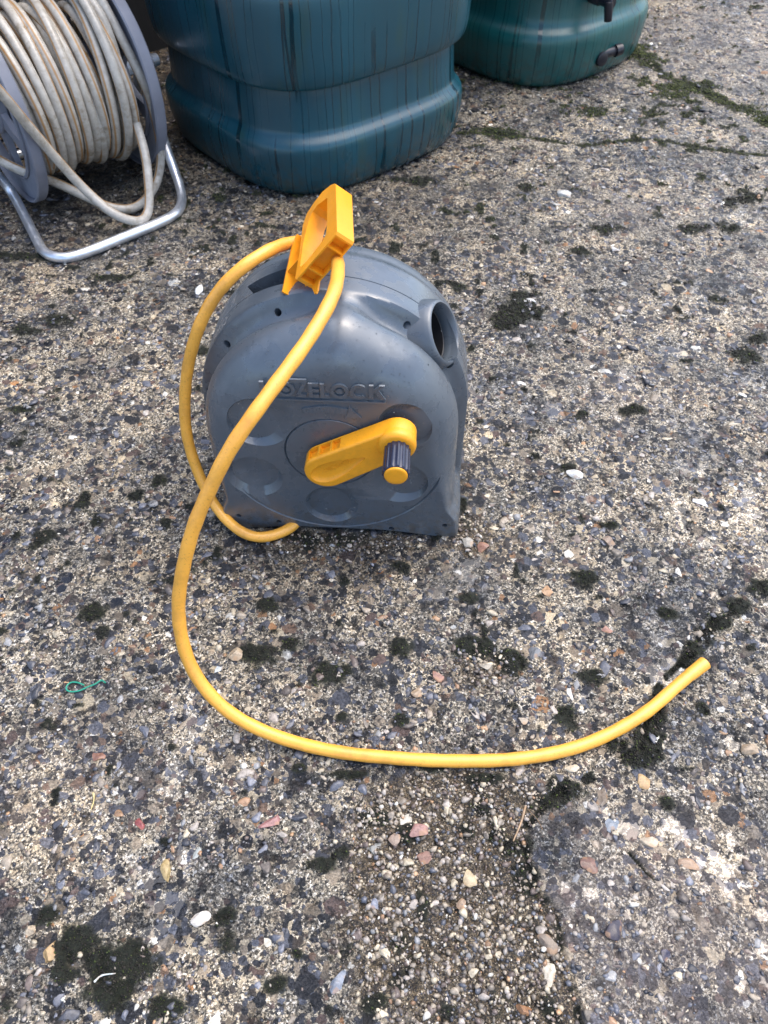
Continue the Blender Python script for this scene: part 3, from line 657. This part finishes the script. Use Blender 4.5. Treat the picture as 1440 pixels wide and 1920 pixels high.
# local frame: x along the axle, y away from viewer, z up; origin on the ground under the left flange
def ring_geo(x0, x1, ro, ri, zc=.238, seg=96):
    a = np.linspace(0, 2 * np.pi, seg, endpoint=False); cs, sn = np.cos(a), np.sin(a)
    R = lambda x, r: np.stack([np.full_like(a, x), r * cs, zc + r * sn], -1)
    rg = [R(x0, ri), R(x0, ro - .003), R(x0 + .003, ro), R(x1 - .003, ro), R(x1, ro - .003), R(x1, ri)]; V, Fs = loft(rg, cap=False)
    k = len(rg) - 1
    for j in range(seg): q = (j + 1) % seg; Fs.append((k * seg + j, k * seg + q, q, j))
    return V, Fs
def flange(x0, out):
    parts = [ring_geo(x0, x0 + .028, RF, RF - .006), ring_geo(x0 + .011, x0 + .017, RF - .0065, RF - .055), ring_geo(x0 + .004, x0 + .024, RF - .0555, RF - .062), ring_geo(x0 + .002, x0 + .026, .062, .012)]
    V, Fs = join_geo(parts)
    for k in range(6):
        a = k * math.pi / 3 + .35; d = np.array([0, math.cos(a), math.sin(a)]); s = np.array([0, -math.sin(a), math.cos(a)]); c = np.array([x0 + .014, 0, .238])
        q = [np.array([c + d * r + s * w_ + np.array([x_, 0, 0]) for (w_, x_) in ((-wd, -.007), (wd, -.007), (wd, .007), (-wd, .007))]) for r, wd in ((.058, .020), (.11, .013), (.162, .022))]
        v, f = loft(q); o_ = len(V); V += [tuple(p_) for p_ in v]; Fs += [tuple(i + o_ for i in g) for g in f]
    return link('flange', pymesh('flange', V, Fs, 40), M['flange'], reel2)
flange(-.002, -1); flange(LF - .028, 1)
link('drum', pymesh('drum', *lathe((.030, 0, .238), (1, 0, 0), [(.075, 0), (.075, LF - .064)], 48), 40), M['flange'], reel2)
link('axle', pymesh('axle', *join_geo([cyl((-.075, 0, .238), (LF + .085, 0, .238), .010), cyl((LF + .086, 0, .238), (LF + .104, 0, .238), .015, .014), cyl((LF + .002, 0, .238), (LF + .04, 0, .238), .022, .018)]), 40), M['metal'], reel2)
def wl(p): d = np.asarray(p, float) - np.array([C1[0], C1[1], 0]); return np.array([d @ AX, d @ AP, d[2]])
fr = [wl(gp(2, 322, .15)[0]) * 0 + np.array([-.060, .02, .238]), np.array([-.062, -.02, .15]), wl(gp(20, 358, .04)[0]), wl(gp(64, 440, .0125)[0]), wl(gp(84, 474, .0115)[0]), wl(gp(118, 484, .011)[0]), wl(gp(160, 474, .011)[0]), wl(gp(230, 446, .011)[0]), wl(gp(300, 417, .011)[0]),
      wl(gp(334, 396, .012)[0]), wl(gp(341, 366, .016)[0]), wl(gp(328, 322, .05)[0]), wl(gp(311, 275, .095)[0]), np.array([LF + .055, -.02, .17]), np.array([LF + .06, .01, .238])]
P = smooth_path(catmull(fr, .006), 10)
link('frame', pymesh('frame', *loft(tube_path(P, .0118, 24)), 60), M['metal'], reel2)
fb = [P[0] + np.array([0, .002, 0]), np.array([-.062, .10, .12]), np.array([-.06, .2, .02]), np.array([-.04, .235, .012]), np.array([LF / 2, .235, .012]), np.array([LF + .04, .235, .012]), np.array([LF + .06, .2, .02]), np.array([LF + .06, .10, .12]), np.array([LF + .06, .02, .23])]
P = smooth_path(catmull(fb, .008), 8)
link('rear_frame', pymesh('rear_frame', *loft(tube_path(P, .0118, 20)), 60), M['metal'], reel2)

# wound hose: one long helix in two layers with slack turns, then loose strands
def striped_tube(name, pts_list, rad, parent=None, tw=.9):
    V, Fs, S, o_ = [], [], [], 0
    for P in pts_list:
        seg = 28; rings = tube_path(P, rad, seg); v, f = loft(rings); V += [tuple(map(float, q)) for q in v]; Fs += [tuple(i + o_ for i in q) for q in f]
        arc = np.concatenate([[0], np.cumsum(np.linalg.norm(np.diff(P, axis=0), axis=1))]); a = np.linspace(0, 2 * np.pi, seg, endpoint=False)
        ph = a[None] + (arc[:, None] * tw)
        s = np.exp(-((np.mod(ph * 2, 2 * np.pi) - np.pi) / .85) ** 2); S.append(s.ravel()); o_ += len(v)
    me = pymesh(name, V, Fs, 60); vattr(me, 'stripe', np.concatenate(S)); return link(name, me, M['oldhose'], parent)
hr = .0110; r5 = np.random.default_rng(4); turns = []
def winding(n_t, x0, x1, R0, sagk, seed):
    rr_ = np.random.default_rng(seed); th = np.linspace(0, 2 * np.pi * n_t, n_t * 70); u = th / th[-1]
    k = th / (2 * np.pi); i0 = np.floor(k).astype(int); fr_ = k - i0; t3 = fr_ * fr_ * (3 - 2 * fr_)
    jr = rr_.normal(0, 1, n_t + 3); jx = rr_.normal(0, 1, n_t + 3); js = np.abs(rr_.normal(0, 1, n_t + 3))
    lerp = lambda a: a[i0] * (1 - t3) + a[i0 + 1] * t3
    R = R0 + lerp(jr) * .008; sag = sagk * lerp(js); x = x0 + (x1 - x0) * u + lerp(jx) * .010 + .016 * np.sin(th + lerp(jx))
    ang = -th + .6; cy, cz = np.cos(ang), np.sin(ang)
    Rr = R + sag * np.clip(-cz + .2, 0, 1.2) ** 1.5
    P = np.stack([x, Rr * cy, .238 + Rr * cz], -1); P[:, 2] = np.maximum(P[:, 2], .016)
    return C1 * [1, 1, 0] + P[:, :1] * AX + P[:, 1:2] * AP + P[:, 2:3] * UP
inner = winding(10, .045, LF - .045, .128, .004, 1)
mid_ = winding(11, LF - .045, .045, .154, .008, 2)
outer = winding(10, .050, LF - .048, .184, -.020, 3)
L2W = lambda q: C1 * [1, 1, 0] + q[0] * AX + q[1] * AP + q[2] * UP
loose1 = smooth_path(catmull([gp(-150, 60, .46)[0], gp(-60, 112, .415)[0], gp(0, 172, .352)[0], gp(50, 232, .272)[0], gp(110, 302, .175)[0], gp(160, 356, .10)[0], gp(215, 402, .05)[0], gp(262, 416, .022)[0], gp(278, 398, .03)[0], gp(279, 355, .07)[0], gp(272, 290, .13)[0], gp(250, 215, .20)[0], L2W((LF - .06, -.12, .39)), L2W((LF - .07, .0, .43)), L2W((LF - .08, .1, .39))], .006), 8)
loose2 = smooth_path(catmull([gp(-60, 262, .14)[0], gp(0, 300, .125)[0], gp(45, 322, .105)[0], gp(100, 340, .08)[0], gp(160, 368, .05)[0], gp(205, 388, .025)[0], gp(245, 392, .015)[0], gp(275, 372, .016)[0], gp(296, 335, .035)[0], gp(301, 280, .10)[0], gp(288, 210, .19)[0], gp(262, 140, .28)[0], L2W((LF - .045, -.07, .44)), L2W((LF - .045, .04, .44))], .006), 8)
oh = striped_tube('coiled_hose', [inner, mid_, outer, loose1, loose2], hr)
tag(oh, 'old grey hose with brown stripes coiled on the silver framed reel', 'hose')

# ------------------------------------------------------------------ main hose reel
O = np.array([-.073, .795, 0.0]); YW = math.radians(-3.2)
reel = empty('hose_reel', tuple(O), YW); tag(reel, 'closed slate-grey plastic hose reel with yellow crank handle in the middle of the concrete', 'hose reel')
RC = np.array([-.009, .189])            # centre of the round body in (x, z)
def outline(Rr, n_arc=150, n_side=34, n_bot=40):
    pts, wt = [], []
    zc = RC[1]; b_ = .190
    zs = np.linspace(0.0, zc, n_side, endpoint=False)
    def side(z, sg): k = math.sin(math.pi / 2 * min(1, z / zc)) ** .85; bb = b_ + (.008 if sg > 0 else 0.0); return sg * (bb + (Rr - bb) * k) + RC[0] * k
    for z in zs: pts.append((side(z, 1), z)); wt.append(.12 + .55 * (z / zc) ** 1.0)
    for a in np.linspace(0, np.pi, n_arc): pts.append((RC[0] + Rr * np.cos(a), zc + Rr * np.sin(a))); wt.append(.67 + .33 * math.sin(a) ** .8)
    for z in zs[::-1]: pts.append((side(z, -1), z)); wt.append(.12 + .55 * (z / zc))
    for x in np.linspace(-b_, b_, n_bot + 2)[1:-1]:
        k = min(1, (b_ - abs(x)) / .13); pts.append((x, .012 * sstep(0, 1, k))); wt.append(0.0)
    return np.array(pts), np.array(wt)
def ease(y, a, b): return float(sstep(a, b, y))
def section(y):
    """outline (n,2) of the casing at depth y (0 = front face, .27 = back)"""
    D = .262
    Rr = .206; P, W_ = outline(Rr); x, z = P[:, 0], P[:, 1]
    ang = np.degrees(np.arctan2(z - RC[1], x))
    foot = sstep(.030, .052, z)
    d = np.linalg.norm(P - RC, axis=1); u = (P - RC) / d[:, None]
    ins = np.zeros(len(P))
    fr_ = .062
    if y < fr_: ins += .072 * (1 - math.sqrt(max(0, 1 - (1 - y / fr_) ** 2))) * W_
    if y > D - .045: k = (y - (D - .045)) / .045; ins += .045 * (1 - math.sqrt(max(0, 1 - k * k))) * (.3 + .7 * W_) * (W_ > 0)
    # front shell smaller than the middle band, with a valley in front of the band
    top = np.exp(-((ang - 86) / 11) ** 2)
    amp = (1 - .85 * top) * foot * (W_ > 0)
    yv = .084 + .006 * np.cos(np.radians(ang))
    shell = .0150 * (1 - sstep(yv + .013, yv + .023, y))
    valley = .0135 * np.exp(-((y - yv - .003) / .0120) ** 2)
    ins += (shell + valley) * amp
    yr = .205; ins += .006 * sstep(yr - .01, yr + .008, y) * foot * (W_ > 0)
    ins += .0011 * (abs(y - .140) < .0009) * (W_ > 0)
    # moulded rim lip
    return P - u * ins[:, None]
ysec = sorted(set([0, .0004, .0014, .003, .005] + [round(v, 4) for v in np.arange(.008, .062, .004)] + [round(v, 4) for v in np.arange(.062, .125, .003)] + [.128, .132, .136, .1388, .1393, .1407, .1412] +
              [round(v, 4) for v in np.arange(.146, .262, .005)] + [.2605, .262]))
rings = []
for k in (.9965, .9985):        # flat rings just inside the front edge, so the front face shades flat
    s = section(0.0); c = RC * [1, .62]; rings.append(np.stack([c[0] + (s[:, 0] - c[0]) * k, np.zeros(len(s)), c[1] + (s[:, 1] - c[1]) * k], -1))
for y in ysec: s = section(y); rings.append(np.stack([s[:, 0], np.full(len(s), y), s[:, 1]], -1))
casing = link('casing', pymesh('casing', *loft(rings), None), M['casing'], None)
HN = np.array([.84, -.22, .43]); HN /= np.linalg.norm(HN); HC = np.array([.1585, .124, .3195]) - HN * .019 + np.array([.004, 0, .001])
def disc_cut(cx, cz, r, depth, offx, offz, ri=.80):
    depth *= 1.05; ri = max(ri, .80)
    a = np.linspace(0, 2 * np.pi, 64, endpoint=False)
    A = lambda c, rr_, y: np.stack([c[0] + rr_ * np.cos(a), np.full_like(a, y), c[1] + rr_ * np.sin(a)], -1)
    return loft([A((cx, cz), r * 1.0 + .0012, -.01), A((cx, cz), r + .0006, -.0003), A((cx + offx * r * (1 - ri), cz + offz * r * (1 - ri)), r * ri, depth)])
def ring_cut(cx, cz, r, w_, depth, a0=0, a1=2 * np.pi, seg=120):
    full = abs(a1 - a0 - 2 * np.pi) < 1e-6; a = np.linspace(a0, a1, seg, endpoint=not full)
    sec = [(-w_, -.004), (w_, -.004), (w_ * .9, 0), (0, depth), (-w_ * .9, 0)]
    rg = [np.array([(cx + (r + q[0]) * math.cos(t), q[1], cz + (r + q[0]) * math.sin(t)) for q in sec]) for t in a]
    if full:
        n = len(sec); V = [tuple(p) for q in rg for p in q]; Fs = []
        for i in range(seg):
            for j in range(n): k = (j + 1) % n; i2 = (i + 1) % seg; Fs.append((i * n + j, i * n + k, i2 * n + k, i2 * n + j))
        return V, Fs
    return loft(rg)
cut = [disc_cut(-.107, .243, .046, .0085, -.8, -.2), disc_cut(.107, .250, .042, .0075, -.3, -.9, .84), disc_cut(.096, .128, .044, .0085, .9, .2), disc_cut(-.010, .070, .042, .0085, -.4, -.5), disc_cut(-.126, .128, .043, .0080, .1, .9, .84)]
boolean(casing, join_geo(cut))
boolean(casing, ring_cut(-.006, .187, .170, .0024, .003, math.radians(178), math.radians(362)))
boolean(casing, ring_cut(-.006, .187, .067, .0018, .003))
boolean(casing, lathe(HC + HN * .05, -HN, [(.0405, 0), (.0405, .052), (.0385, .15)], 64))
# screw holes
def hole_dir(ang, y, r=.0052, dep=.065, R0=.206):
    a = math.radians(ang); n = np.array([math.cos(a) * .8, -.6, math.sin(a) * .8]); p = np.array([RC[0] + R0 * math.cos(a), y, RC[1] + R0 * math.sin(a)]); return lathe(p + n * .02, -n, [(r, 0), (r, dep)], 20)
holes = [hole_dir(142, .083), hole_dir(112, .082), hole_dir(55, .090), hole_dir(26, .096), hole_dir(172, .085)]
for hx, hz in ((.085, .016), (.172, .030), (-.10, .021), (-.165, .032)): holes.append(lathe((hx, -.02, hz), (0, 1, 0), [(.0045, 0), (.0045, .045)], 20))
boolean(casing, join_geo(holes))
# finger slot behind the clip
a_ = math.radians(117); n_ = np.array([math.cos(a_), 0, math.sin(a_)]); t_ = np.array([math.sin(a_), 0, -math.cos(a_)]); cpt = np.array([RC[0], .158, RC[1]]) + n_ * .196
sl = [np.array([cpt + t_ * s_ + np.array([0, y_, 0]) + n_ * h_ for s_, y_, h_ in ((-.040, .014, .02 + e), (.052, .012, .02 + e), (.052, -.028, .02 + e), (-.020, -.020, .02 + e))]) for e in (-.048, 0.0)]
boolean(casing, loft(sl))
smooth(casing.data, 33); casing.parent = reel
# black cavity lining (shade of the deep bore put into its colour) + outlet collar
a = np.linspace(0, 2 * np.pi, 72, endpoint=False); hu, hv, hn = basis(HN)
circ = lambda r, h: HC + hn * h + r * (np.cos(a)[:, None] * hu + np.sin(a)[:, None] * hv)
prof = [(.0600, -.045), (.0560, -.028), (.0525, -.012), (.0500, .000), (.0478, .006), (.0458, .0095), (.0432, .010), (.0412, .007), (.0402, -.004), (.0398, -.012)]
V, Fs = loft([circ(*q) for q in prof], cap=False); nseg = 72; k = len(prof) - 1
for j in range(nseg): q = (j + 1) % nseg; Fs.append((k * nseg + j, k * nseg + q, q, j))
link('hose_outlet', pymesh('hose_outlet', V, Fs, 50), M['casing'], reel)
link('outlet_cavity', pymesh('outlet_cavity', *loft([circ(.0403, -.0125), circ(.0388, -.0135), circ(.0380, -.050), circ(.0375, -.096), circ(.0378, -.098), circ(.0386, -.05)], cap=False), 50), M['cavity'], reel)
# lettering, all strokes as raised polygons
def arc(cx, cz, r, a0, a1, n=18): return [(cx + r * math.cos(math.radians(t)), cz + r * math.sin(math.radians(t))) for t in np.linspace(a0, a1, n)]
def raised(polys, h=.0027, y0=.0004):
    parts = []
    for pl in polys:
        q = np.array(pl); c = q.mean(0); i = c + (q - c) * .97
        parts.append(loft([np.stack([q[:, 0], np.full(len(q), y0), q[:, 1]], -1), np.stack([q[:, 0], np.full(len(q), -h * .6), q[:, 1]], -1), np.stack([i[:, 0], np.full(len(q), -h), i[:, 1]], -1)]))
    return join_geo(parts)
def ring2(cx, cz, ro, ri, a0, a1, n=14):       # ring split in quads so each piece is convex
    o = arc(cx, cz, ro, a0, a1, n + 1); i = arc(cx, cz, ri, a0, a1, n + 1); return [[o[k], o[k + 1], i[k + 1], i[k]] for k in range(n)]
def letters(x, z, s, gap, sy=1.0):
    P = []; h = s * sy; r = h * .5
    def bar(x0, z0, x1, z1): P.append([(x0, z0), (x1, z0), (x1, z1), (x0, z1)])
    t = s * .24
    bar(x, z, x + t, z + h); bar(x + s * .62, z, x + s * .62 + t, z + h); bar(x + t, z + h * .38, x + s * .62, z + h * .62); x += s * .86 + gap          # H
    P.extend(ring2(x + r, z + r, r, r * .62, 0, 360, 28)); P.append(arc(x + r, z + r, r * .36, 0, 340, 18)); xo = x; x += 2 * r + gap                      # O
    bar(x - s * .30, z + h * 1.02, x + s * .62, z + h * 1.24); P.append([(x + s * .38, z + h * 1.02), (x + s * .62, z + h * 1.02), (x + s * .22, z + h * .2), (x - s * .06, z)]); bar(x - s * .02, z, x + s * .55, z + h * .2); x += s * .62 + gap      # Z
    bar(x, z, x + t, z + h)
    for k in (0, .39, .78): bar(x + t, z + h * k, x + s * .58, z + h * (k + .22))
    x += s * .58 + gap                                                                                                                            # E
    bar(x, z, x + t, z + h); bar(x + t, z, x + s * .50, z + h * .22); x += s * .50 + gap                                                           # L
    P.extend(ring2(x + r, z + r, r, r * .62, 0, 360, 28)); P.append(arc(x + r, z + r, r * .36, 0, 340, 18)); x += 2 * r + gap                               # O
    P.extend(ring2(x + r, z + r, r, r * .55, 48, 312, 22)); x += 2 * r * .92 + gap * 2.2                                                                   # C
    bar(x, z, x + t, z + h); P.append([(x + t, z + h * .42), (x + t, z + h * .66), (x + s * .56, z + h), (x + s * .86, z + h)][::1]); P.append([(x + t * 1.3, z + h * .55), (x + t * 2.2, z + h * .66), (x + s * .92, z), (x + s * .60, z)])    # K
    return P, x + s * .9
PL, xe = letters(-.0955, .2965, .0250, .0014)
PL.append([(-.092, .2895), (xe, .2895), (xe, .2923), (-.092, .2923)])
link('lettering', pymesh('lettering', *raised(PL), 30), M['casing'], reel)
# curved arrow
o_ = arc(-.006, .187, .094, 112, 71, 14); i_ = arc(-.006, .187, .083, 112, 71, 14); AR = [[o_[k], o_[k + 1], i_[k + 1], i_[k]] for k in range(13)]
q0 = arc(-.006, .187, .100, 72, 72, 1)[0]; q1 = arc(-.006, .187, .0885, 57, 57, 1)[0]; q2 = arc(-.006, .187, .077, 72, 72, 1)[0]; AR.append([q0, q1, q2])
link('arrow_mark', pymesh('arrow_mark', *raised(AR, .0024), 30), M['casing'], reel)

# crank
HB = np.array([-.010, .180]); KB = np.array([.093, .243]); dv_ = KB - HB; Lc = np.linalg.norm(dv_); ud = dv_ / Lc; pd = np.array([-ud[1], ud[0]])
def arm_outline(g=0.0, n=36):
    rh, rk = .0315 - g, .0265 - g; al = math.asin((rh - rk) / Lc); a0 = math.atan2(ud[1], ud[0])
    A1 = [HB + rh * np.array([math.cos(t), math.sin(t)]) for t in np.linspace(a0 + np.pi / 2 - al, a0 + 3 * np.pi / 2 + al, n)]
    A2 = [KB + rk * np.array([math.cos(t), math.sin(t)]) for t in np.linspace(a0 - np.pi / 2 + al, a0 + np.pi / 2 - al, n)]
    return np.array(A1 + A2)
def lay(poly, y): return np.stack([poly[:, 0], np.full(len(poly), y), poly[:, 1]], -1)
crank = link('crank_handle', pymesh('crank_handle', *loft([lay(arm_outline(.002), -.004), lay(arm_outline(.0), -.006), lay(arm_outline(0), -.030), lay(arm_outline(.0008), -.0320), lay(arm_outline(.0025), -.0332), lay(arm_outline(.004), -.0335)]), None), M['crank'])
pk = []
for s0, s1 in ((-.012, .006), (.009, .027), (.030, .044)):
    q = [HB + ud * s + pd * o2 for s, o2 in ((s0, .024), (s1, .0235), (s1, .05), (s0, .05))]; pk.append(loft([lay(np.array(q), y) for y in (-.028, -.009)]))
boolean(crank, join_geo(pk))
# teardrop hollow on the front of the arm
tn = 40; td = []
for lev, (sc, y) in enumerate(((1.0, -.040), (1.0, -.0334), (.86, -.0300), (.62, -.0285))):
    q = []
    for t in np.linspace(0, 2 * np.pi, tn, endpoint=False):
        s = math.cos(t); rr_ = .0165 * (.62 - .38 * s) * 1.15; q.append(HB + ud * (.022 + .046 * s * (.5 + .5 * sc)) + pd * math.sin(t) * rr_ * sc * 1.35 - pd * .001)
    td.append(lay(np.array(q), y))
boolean(crank, loft(td)); smooth(crank.data, 38); crank.parent = reel
b3 = lambda c, y: (c[0], y, c[1])
link('knob_boss', pymesh('knob_boss', *lathe(b3(KB, -.026), (0, -1, 0), [(.0268, 0), (.0272, .007), (.0262, .0110), (.0235, .0140), (.0200, .0152), (.010, .0156)], 56), 60), M['crank'], crank)
# fluted grip
G0 = KB + np.array([.001, -.002]); seg = 144; a = np.linspace(0, 2 * np.pi, seg, endpoint=False); fl = .0178 + .0007 * np.sign(np.sin(a * 14)) * np.abs(np.sin(a * 14)) ** .4
gr_ = [np.stack([G0[0] + (fl if 0 < k < 5 else .0168) * s_ * np.cos(a), np.full(seg, y), G0[1] + (fl if 0 < k < 5 else .0168) * s_ * np.sin(a)], -1) for k, (y, s_) in enumerate(((-.039, 1), (-.041, 1), (-.050, 1.0), (-.074, 1.02), (-.0870, 1.03), (-.0886, 1.02)))]
grip = link('grip', pymesh('grip', *loft(gr_), 35), M['grip'], crank)
link('end_cap', pymesh('end_cap', *lathe(b3(G0, -.0888), (0, -1, 0), [(.0160, 0), (.0160, .0012), (.0154, .0022), (.012, .0028), (.005, .0031)], 48), 60), M['crank'], crank)
def arm_letters():
    P, xe_ = letters(0, 0, .0068, .0005); out = []
    for pl in P: out.append([tuple(HB + ud * (-.002 + p_[0] * .92) + pd * (p_[1] - .003)) for p_ in pl])
    return out
AL = []
for pl in arm_letters():
    q = np.array(pl); AL.append(loft([lay(q, -.0286), lay(q, -.0292)]))
link('arm_lettering', pymesh('arm_lettering', *join_geo(AL), 30), M['crank'], crank)

# ------------------------------------------------------------------ orange hose clip on top of the reel
P0 = gp(528, 548, .390)[0]; CE = np.array([.78, .10, -.62]); CE /= np.linalg.norm(CE); CU = np.array([-CE[1], CE[0], 0]); CU /= np.linalg.norm(CU); CV = np.cross(CE, CU); CV *= np.sign(CV[2])
WC = .0265
clip = empty('hose_clip', tuple(P0)); tag(clip, 'orange-yellow plastic loop clip standing on the reel and holding the yellow hose', 'hose clip')
ou = [(.0790, .1370), (.0880, .1290), (.0990, .1109), (.1012, .0911), (.0990, .0730), (.0844, .061), (.0363, .0480), (-.0096, .0322), (-.0152, .0355), (-.0200, .066), (-.0245, .097), (-.0282, .1225), (-.0262, .1262), (.0740, .1385)]
inn = [(.0705, .1185), (.0774, .1080), (.0850, .0960), (.0845, .0852), (.0760, .0745), (.0657, .0690), (.0455, .0585), (.0040, .0455), (-.0015, .0480), (-.0055, .0700), (-.0065, .0972), (-.003, .1050), (.015, .1100)]
Z0 = np.zeros(3)
ho = link('clip_loop', pymesh('clip_loop', *prism(ou, CE * WC, Z0, CU, CV), None), M['clip'])
boolean(ho, prism(inn, CE * (WC + .02), -CE * .01, CU, CV))
# channel pockets cut from the open side of the lower bar, ribs left between
def bar_pocket(t0, t1, dep=.0115):
    A_ = np.array([-.0152, .0355]); B_ = np.array([-.0282, .1225]); d = B_ - A_; n = np.array([d[1], -d[0]]) / np.linalg.norm(d)
    q = [A_ + d * t0 - n * .01, A_ + d * t1 - n * .01, A_ + d * t1 + n * dep, A_ + d * t0 + n * dep]
    return prism([tuple(p_) for p_ in q], CE * (WC - .0048), CE * .0024, CU, CV)
boolean(ho, join_geo([bar_pocket(.06, .27), bar_pocket(.30, .76), bar_pocket(.79, .97)]))
smooth(ho.data, 30); ho.parent = clip
# prong: thin outer wall, boxed foot and web
pr = [(.0847, .0440), (.0686, .0293), (.0323, .0136), (.0, .0), (-.0010, .0022), (.0300, .0160), (.0660, .0322), (.0820, .0470)]
web = [(.001, .002), (.032, .016), (.060, .031), (.030, .036), (.006, .024)]
ft = [(-.0010, .0022), (.0010, .0030), (.0060, .0260), (.0040, .0262)]
link('clip_prong', pymesh('clip_prong', *join_geo([prism(pr, CE * WC, Z0, CU, CV), prism(web, CE * .0022, CE * (WC - .0024), CU, CV), prism([(.030, .0145), (.032, .0155), (.026, .042), (.024, .041)], CE * (WC - .001), CE * .0005, CU, CV)]), 30), M['clip'], clip)
hk = [(-.006, .034), (-.014, .036), (-.034, .040), (-.0365, .0435), (-.034, .047), (-.014, .054)]
link('clip_hook', pymesh('clip_hook', *prism(hk, CE * .0024, CE * (WC - .0026), CU, CV), 30), M['clip'], clip)

# ------------------------------------------------------------------ yellow garden hose
HP = [(590,925,.011),(580,945,.011),(566,968,.011),(548,989,.011),(515,1003,.0115),(480,1008,.014),(440,990,.02),(400,945,.04),(370,885,.09),(350,820,.15),(345,760,.205),(352,690,.27),(375,607,.345),(408,548,.39),(450,505,.42),(500,472,.428),(545,455,.41),(585,453,.402),
 (615,462,.415),(632,490,.442),(630,535,.462),(614,575,.462),(575,640,.45),(525,710,.435),(470,785,.415),(430,845,.385),(395,915,.34),(365,985,.295),(345,1060,.24),(334,1130,.185),(340,1195,.135),(362,1258,.09),(405,1315,.052),(460,1355,.026),
 (540,1388,.012),(640,1411,.0098),(740,1422,.0092),(850,1427,.0090),(960,1424,.0090),(1060,1407,.0092),(1140,1377,.0098),(1215,1333,.011),(1270,1285,.013),(1322,1243,.019)]
P = smooth_path(catmull([gp(*h)[0] for h in HP], .005), 14)
P[6:-6] += .0011 * np.stack([vnoise(np.arange(len(P)) * .052, np.arange(len(P)) * 0.0, k_)[6:-6] - .5 for k_ in (3, 9, 15)], -1) * 2 * np.array([1, 1, .25])
rad = np.full(len(P), .0087); arc_ = np.concatenate([[0], np.cumsum(np.linalg.norm(np.diff(P, axis=0), axis=1))]); tl = arc_[-1] - arc_
rad += .0008 * sstep(.034, .031, tl) - .0012 * np.exp(-((tl - .0335) / .0009) ** 2) + .0002 * np.sin(arc_ * 160)
rg = tube_path(P, .0087, 32, radii=rad)
Tn = P[-1] - P[-2]; Tn /= np.linalg.norm(Tn); cen = P[-1]
lip = [cen + (rg[-1] - cen) * .72, cen + (rg[-1] - cen) * .66 - Tn * .004, cen + (rg[-1] - cen) * .64 - Tn * .05]
V, Fs = loft(rg + lip)
hose = link('garden_hose', pymesh('garden_hose', V, Fs, 50), M['hose'])
tag(hose, 'thick yellow garden hose looping over the grey reel and curving across the concrete', 'hose')

# water drops on the casing (part of the wet reel)
m, nt, b = mat('water'); b.inputs['Transmission Weight'].default_value = 1.0; b.inputs['IOR'].default_value = 1.33; b.inputs['Roughness'].default_value = .02; M['water'] = m
rd = np.random.default_rng(77); dp, ds = [], []
while len(dp) < 260:
    y = rd.choice([rd.uniform(.0, .062), rd.uniform(0, .02), rd.uniform(.062, .24)]); ang = rd.uniform(5, 175)
    s = section(float(y)); i = int(np.argmin(np.abs(np.degrees(np.arctan2(s[:, 1] - RC[1], s[:, 0])) - ang))); dp.append((s[i, 0], y, s[i, 1])); ds.append(rd.uniform(.0004, .0012))
for _ in range(90): dp.append((rd.uniform(-.13, .13), 0, rd.uniform(.05, .31))); ds.append(rd.uniform(.0006, .0012))
md = scatter('water_drops', IC2, np.array(dp), np.array(ds), np.ones(len(dp)), np.ones(len(dp)), np.ones((len(dp), 3)), rd, 0, .5)
dr = link('water_drops', md, M['water'], reel); dr['kind'] = 'stuff'
